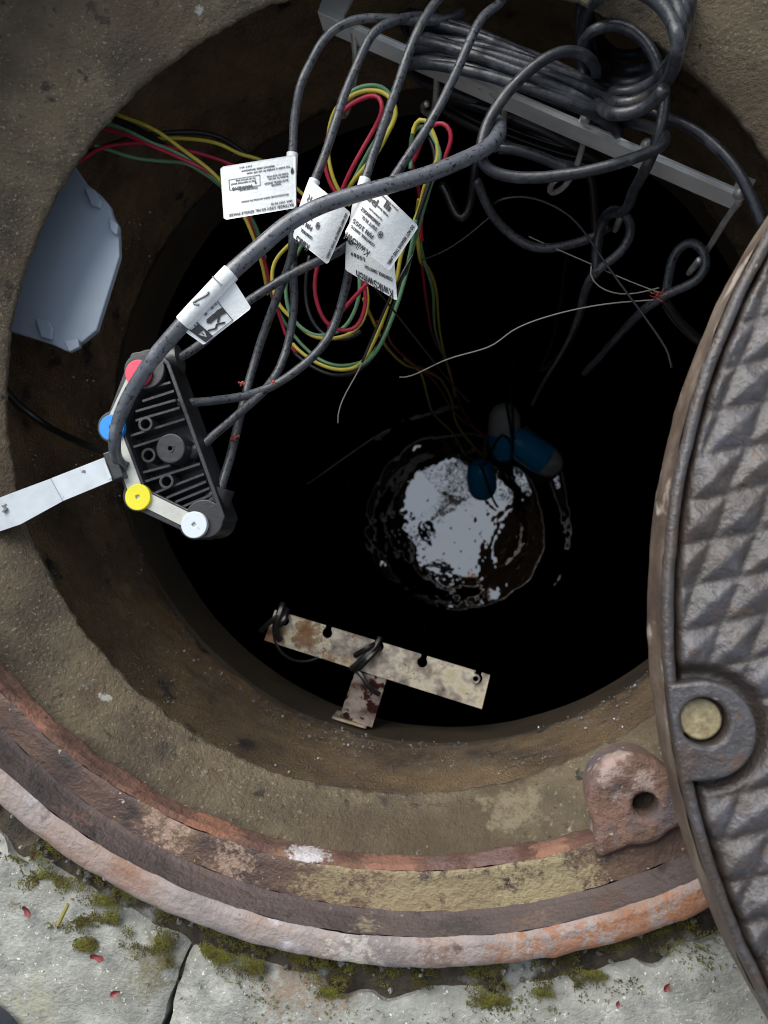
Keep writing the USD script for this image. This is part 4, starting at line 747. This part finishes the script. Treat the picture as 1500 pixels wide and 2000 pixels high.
hx = Point(*nutc).buffer(9 * TS, 2)
obj('nut', bev(hx.difference(Point(*nutc).buffer(5 * TS, 8)), TZ + .0026, TZ + .008, .001), M['hook'], tb)
def knot(spots, lab):
    ms = []
    for L, r in spots: ms.append(sweep(spline(pix(L, [TD - .004, TD - .014, TD - .006]), .003), r, 7))
    obj('cable_tie', ms, M['tie'], label=lab, cat='cable tie', smooth=40)
knot([([(552, 1180), (546, 1200), (540, 1224), (548, 1250)], .0042), ([(556, 1196), (536, 1208), (510, 1232)], .0030), ([(548, 1196), (534, 1222), (541, 1262), (566, 1286), (596, 1292), (622, 1284)], .0014), ([(560, 1190), (552, 1215), (538, 1220)], .0035)], 'black cord knotted through the leftmost slot of the stained bracket')
knot([([(742, 1246), (728, 1268), (706, 1290), (686, 1306)], .0036), ([(738, 1256), (718, 1266), (694, 1280)], .0034), ([(741, 1264), (720, 1286), (696, 1310)], .0034), ([(690, 1304), (708, 1322), (720, 1340), (741, 1356)], .0028)], 'black cable tie wound through the middle slot of the stained bracket')

# ---------------------------------------------------------------- moss, petals, stalk
def moss():
    spots = [(40, 1668, 40), (90, 1720, 45), (140, 1800, 46), (170, 1848, 34), (230, 1800, 40), (300, 1845, 50), (390, 1860, 30), (420, 1870, 36), (500, 1890, 40), (560, 1880, 40), (690, 1910, 30), (810, 1925, 22), (960, 1958, 38), (1110, 1925, 24), (1160, 1905, 26), (640, 1940, 20), (270, 1800, 34), (345, 1880, 30), (20, 1640, 30), (200, 1760, 25), (760, 1945, 14), (830, 1975, 12), (1060, 1940, 16)]
    V, F, k = [], [], 0
    t0 = trimesh.creation.cone(1.0, 1.0, sections=4)
    P = []
    for x, y, sz in spots:
        for i in range(int(sz * 7)):
            P.append(at(x + rng.normal(0, sz * .5), y + rng.normal(0, sz * .2), .464)[:2])
    for i in range(13000):
        t_ = rng.uniform(math.pi * 1.03, math.pi * 1.72); r_ = .399 + rng.exponential(.009); P.append(np.array(FC) + r_ * np.array([math.cos(t_), math.sin(t_)]))
    for p in P:
        rr_ = math.hypot(p[0] - FC[0], p[1] - FC[1]); n_ = meshkit.noise(np.array([p[0], p[1], 0]) * 75, 2)
        if rr_ < .3985 or n_ < .36 or rr_ > .45: continue
        z = (-.0215 if rr_ < .412 else -.0165) + .0012 * n_
        for q in range(3):
            d_ = rng.normal(size=3); d_[2] = abs(d_[2]) * 1.0 + .5; d_ /= np.linalg.norm(d_); a_ = np.cross(d_, [1, .2, .1]); a_ /= np.linalg.norm(a_); b_ = np.cross(d_, a_)
            w, h_ = rng.uniform(.00025, .0005), rng.uniform(.0009, .0024)
            V.append(t0.vertices[:, :1] * w * a_ + t0.vertices[:, 1:2] * w * b_ + t0.vertices[:, 2:] * h_ * d_ + np.array([p[0], p[1], z]) + np.r_[rng.normal(0, .0008, 2), 0]); F.append(t0.faces + k); k += len(t0.vertices)
    return trimesh.Trimesh(np.vstack(V), np.vstack(F), process=False)
obj('moss', moss(), M['moss'], smooth=True, kind='stuff', label='green and brown moss growing between iron frame and concrete', cat='moss')
V, F, k = [], [], 0; t0 = trimesh.creation.icosphere(1, 1.0)
for i in range(260):
    a_ = rng.uniform(math.pi * 1.02, math.pi * 1.95); r_ = .3985 + abs(rng.normal(0, .011))
    sc = rng.uniform(.0006, .0022) * rng.uniform(.6, 1.2, 3); q_, _ = np.linalg.qr(rng.normal(size=(3, 3)))
    V.append((t0.vertices * (1 + .25 * rng.normal(size=(len(t0.vertices), 1))) * sc) @ q_.T + np.array([FC[0] + r_ * math.cos(a_), FC[1] + r_ * math.sin(a_), -.0195 + .3 * sc[2]])); F.append(t0.faces + k); k += len(t0.vertices)
M['pebble'] = mat('pale_grit', {'scale': 120, 'ramp': [(.35, rgb(60, 56, 50)), (.5, rgb(96, 92, 86)), (.65, rgb(150, 150, 146))]}, .8)
obj('grit', trimesh.Trimesh(np.vstack(V), np.vstack(F), process=False), M['pebble'], kind='stuff', label='pale and dark grit scattered in the gap around the iron frame', cat='grit')
def petal(x, y, L, a, lab):
    u, v = np.meshgrid(np.linspace(-1, 1, 9), np.linspace(-1, 1, 6), indexing='ij')
    w = np.sqrt(np.clip(1 - u ** 2, 0.02, 1)) * .45
    L = L * .8; X, Y, Z = u * L, v * w * L * (1 + .3 * np.sin(3 * u + L * 900)), (v * w) ** 2 * L * 1.6 + .35 * L * u ** 2 + .12 * L * np.sin(5 * u + 4 * v)
    p = at(x, y, .464); c_, s_2 = math.cos(a), math.sin(a)
    P = np.stack([p[0] + X * c_ - Y * s_2, p[1] + X * s_2 + Y * c_, -.011 + Z], -1).reshape(-1, 3)
    lo = P - np.array([0, 0, .0006]); F = grid_faces(9, 6); n = len(P)
    obj('petal', trimesh.Trimesh(np.vstack([P, lo]), np.vstack([F, F[:, ::-1] + n]), process=False), M['petal'], smooth=True, label=lab, cat='petal', group='fallen red petals')
petal(58, 1774, .0046, 2.2, 'dried red petal on the pale concrete nearest the left edge')
petal(195, 1864, .0055, 2.9, 'bright red petal lying in the moss left of the crack')
petal(230, 1934, .0042, .4, 'faded pink petal on bare concrete below the moss')
petal(1300, 1922, .0036, 1.0, 'small dark red petal on concrete near the cover')
petal(1205, 1955, .0026, 1.4, 'tiny red petal fleck on the concrete left of the larger one')
obj('stalk', sweep(pix([(113, 1806), (123, 1786), (133, 1766)], .458), .0012, 6), M['stalk'], label='short yellow stalk lying on the moss', cat='stalk')

# ---------------------------------------------------------------- the photographer, crouching above the near edge
def hull_body(bones, joints, edge=.018, it=8):
    out = None
    for a_, b_ in bones:
        (pa, ra), (pb, rb) = joints[a_], joints[b_]
        h_ = mf.Manifold.batch_hull([mf.Manifold.sphere(ra, 20).translate(tuple(pa)), mf.Manifold.sphere(rb, 20).translate(tuple(pb))])
        out = h_ if out is None else out + h_
    t_ = tm(out.refine_to_length(edge)); t_ = trimesh.Trimesh(t_.vertices, t_.faces, process=True)
    trimesh.smoothing.filter_taubin(t_, iterations=it); return t_
J = {'hip_l': ((-.13, -.86, .36), .115), 'hip_r': ((.13, -.86, .36), .115), 'waist': ((0, -.70, .52), .15), 'chest': ((0, -.50, .72), .165), 'sh_l': ((-.18, -.41, .80), .075), 'sh_r': ((.20, -.41, .80), .075),
     'neck': ((.02, -.34, .865), .062), 'el_l': ((-.35, -.64, .69), .05), 'el_r': ((.35, -.66, .69), .05), 'wr_l': ((-.285, -.47, .595), .032), 'wr_r': ((.27, -.49, .595), .032),
     'kn_l': ((-.29, -.50, .50), .07), 'kn_r': ((.27, -.52, .50), .07), 'an_l': ((-.338, -.487, .09), .045), 'an_r': ((.22, -.74, .09), .045)}
body = [('hip_l', 'hip_r'), ('hip_l', 'waist'), ('hip_r', 'waist'), ('waist', 'chest'), ('chest', 'sh_l'), ('chest', 'sh_r'), ('sh_l', 'sh_r'), ('chest', 'neck'), ('sh_l', 'el_l'), ('el_l', 'wr_l'), ('sh_r', 'el_r'), ('el_r', 'wr_r')]
legs = [('hip_l', 'hip_r'), ('hip_l', 'kn_l'), ('kn_l', 'an_l'), ('hip_r', 'kn_r'), ('kn_r', 'an_r')]
pe = thing('person', 'person in dark clothes crouching at the near edge, one boot showing at the lower left', 'person', (0, -.7, 0))
obj('jacket', hull_body(body, J), M['jacket'], pe, smooth=True)
obj('trousers', hull_body(legs, {k: (p, r * .97) for k, (p, r) in J.items()}), M['trousers'], pe, smooth=True)
HOFF = np.array([.02, .03, .005])
HJ = {'n': ((0, -.37, .86), .052), 's': ((0, -.26, .93), .095), 'j': ((0, -.212, .853), .050), 'b': ((0, -.29, .965), .088), 'nose': ((0, -.146, .886), .011), 'nb': ((0, -.160, .914), .010), 'el': ((-.088, -.262, .905), .014), 'er': ((.088, -.262, .905), .014), 's2': ((0, -.228, .92), .074)}
hd = obj('head', hull_body([('n', 's'), ('s', 'j'), ('s', 'b'), ('nose', 'nb'), ('s', 'el'), ('s', 'er'), ('s', 's2'), ('s2', 'j'), ('s2', 'nb')], {k: (tuple(np.array(p) + HOFF), r) for k, (p, r) in HJ.items()}, .008, 4), M['skin'], pe, smooth=True)
for sx in (-1, 1):
    e = trimesh.creation.icosphere(2, .0115); e.apply_translation(np.array((sx * .031, -.166, .908)) + HOFF); obj('eye', e, M['ink'], hd, smooth=True)
mo = trimesh.creation.icosphere(2, 1.0); mo.apply_scale((.022, .006, .006)); mo.apply_translation(np.array((0, -.163, .842)) + HOFF); obj('mouth', mo, M['boot_red'], hd, smooth=True)
hr = trimesh.creation.icosphere(3, .112); v = hr.vertices; v[:, 1] = np.where(v[:, 1] > .055, .055, v[:, 1]); hr.vertices = v + (meshkit.fbm(v * 60, 3, 4)[:, None] - .5) * .012; hr.apply_translation(np.array((0, -.305, .968)) + HOFF); obj('hair', hr, M['hair'], pe, smooth=True)
for s, w, kn in ((-1, 'wr_l', 'kn_l'), (1, 'wr_r', 'kn_r')):
    kc = np.array(J[kn][0]); H_ = {'w': (J[w][0], .025), 'p': (kc + np.array((s * .004, .052, .076)), .021), 'pa': (kc + np.array((s * .024, .062, .068)), .017), 'pb': (kc + np.array((-s * .020, .060, .070)), .017)}
    bones = [('w', 'p'), ('w', 'pa'), ('w', 'pb'), ('p', 'pa'), ('p', 'pb')]
    for k in range(4):
        x_ = s * (.033 - .0205 * k); l_ = (.84, 1.0, 1.06, .96)[k]
        H_.update({f'f{k}': (kc + np.array((x_, .078, .058)), .0092), f'g{k}': (kc + np.array((x_ * 1.05, .078 + .010 * l_, .058 - .030 * l_)), .0084), f'h{k}': (kc + np.array((x_ * 1.05, .078 + .004 * l_, .058 - .058 * l_)), .0072)})
        bones += [('pa' if k < 2 else 'pb', f'f{k}'), (f'f{k}', f'g{k}'), (f'g{k}', f'h{k}')]
    H_.update({'t0': (kc + np.array((-s * .042, .040, .070)), .0105), 't1': (kc + np.array((-s * .064, .052, .046)), .0092), 't2': (kc + np.array((-s * .070, .060, .024)), .008)})
    bones += [('w', 't0'), ('t0', 't1'), ('t1', 't2')]
    obj('hand', hull_body(bones, H_, .005, 4), M['skin'], pe, smooth=True)
for an, yaw in ((J['an_l'][0], .15), (J['an_r'][0], -.25)):
    b = np.array(an); fwd = np.array([math.sin(yaw), math.cos(yaw), 0])
    BJ = {'a': (b, .052), 'h': (b + np.array([0, 0, -.055]) - fwd * .03, .042), 'm': (b + np.array([0, 0, -.055]) + fwd * .10, .045), 't': (b + np.array([0, 0, -.066]) + fwd * .165, .034)}
    bt = obj('boot', hull_body([('a', 'h'), ('a', 'm'), ('h', 'm'), ('m', 't')], BJ, .01, 5), M['boot'], pe, smooth=True)
    obj('sole', prism(LineString([(b - fwd * .035)[:2], (b + fwd * .165)[:2]]).buffer(.044), -.0118, .006), M['trousers'], bt)
    obj('trim', tube([b + fwd * .05 + np.array([-.045, 0, -.02]), b + fwd * .09 + np.array([-.046, 0, -.04]), b + fwd * .13 + np.array([-.04, 0, -.052])], .005, 6), M['boot_red'], bt)
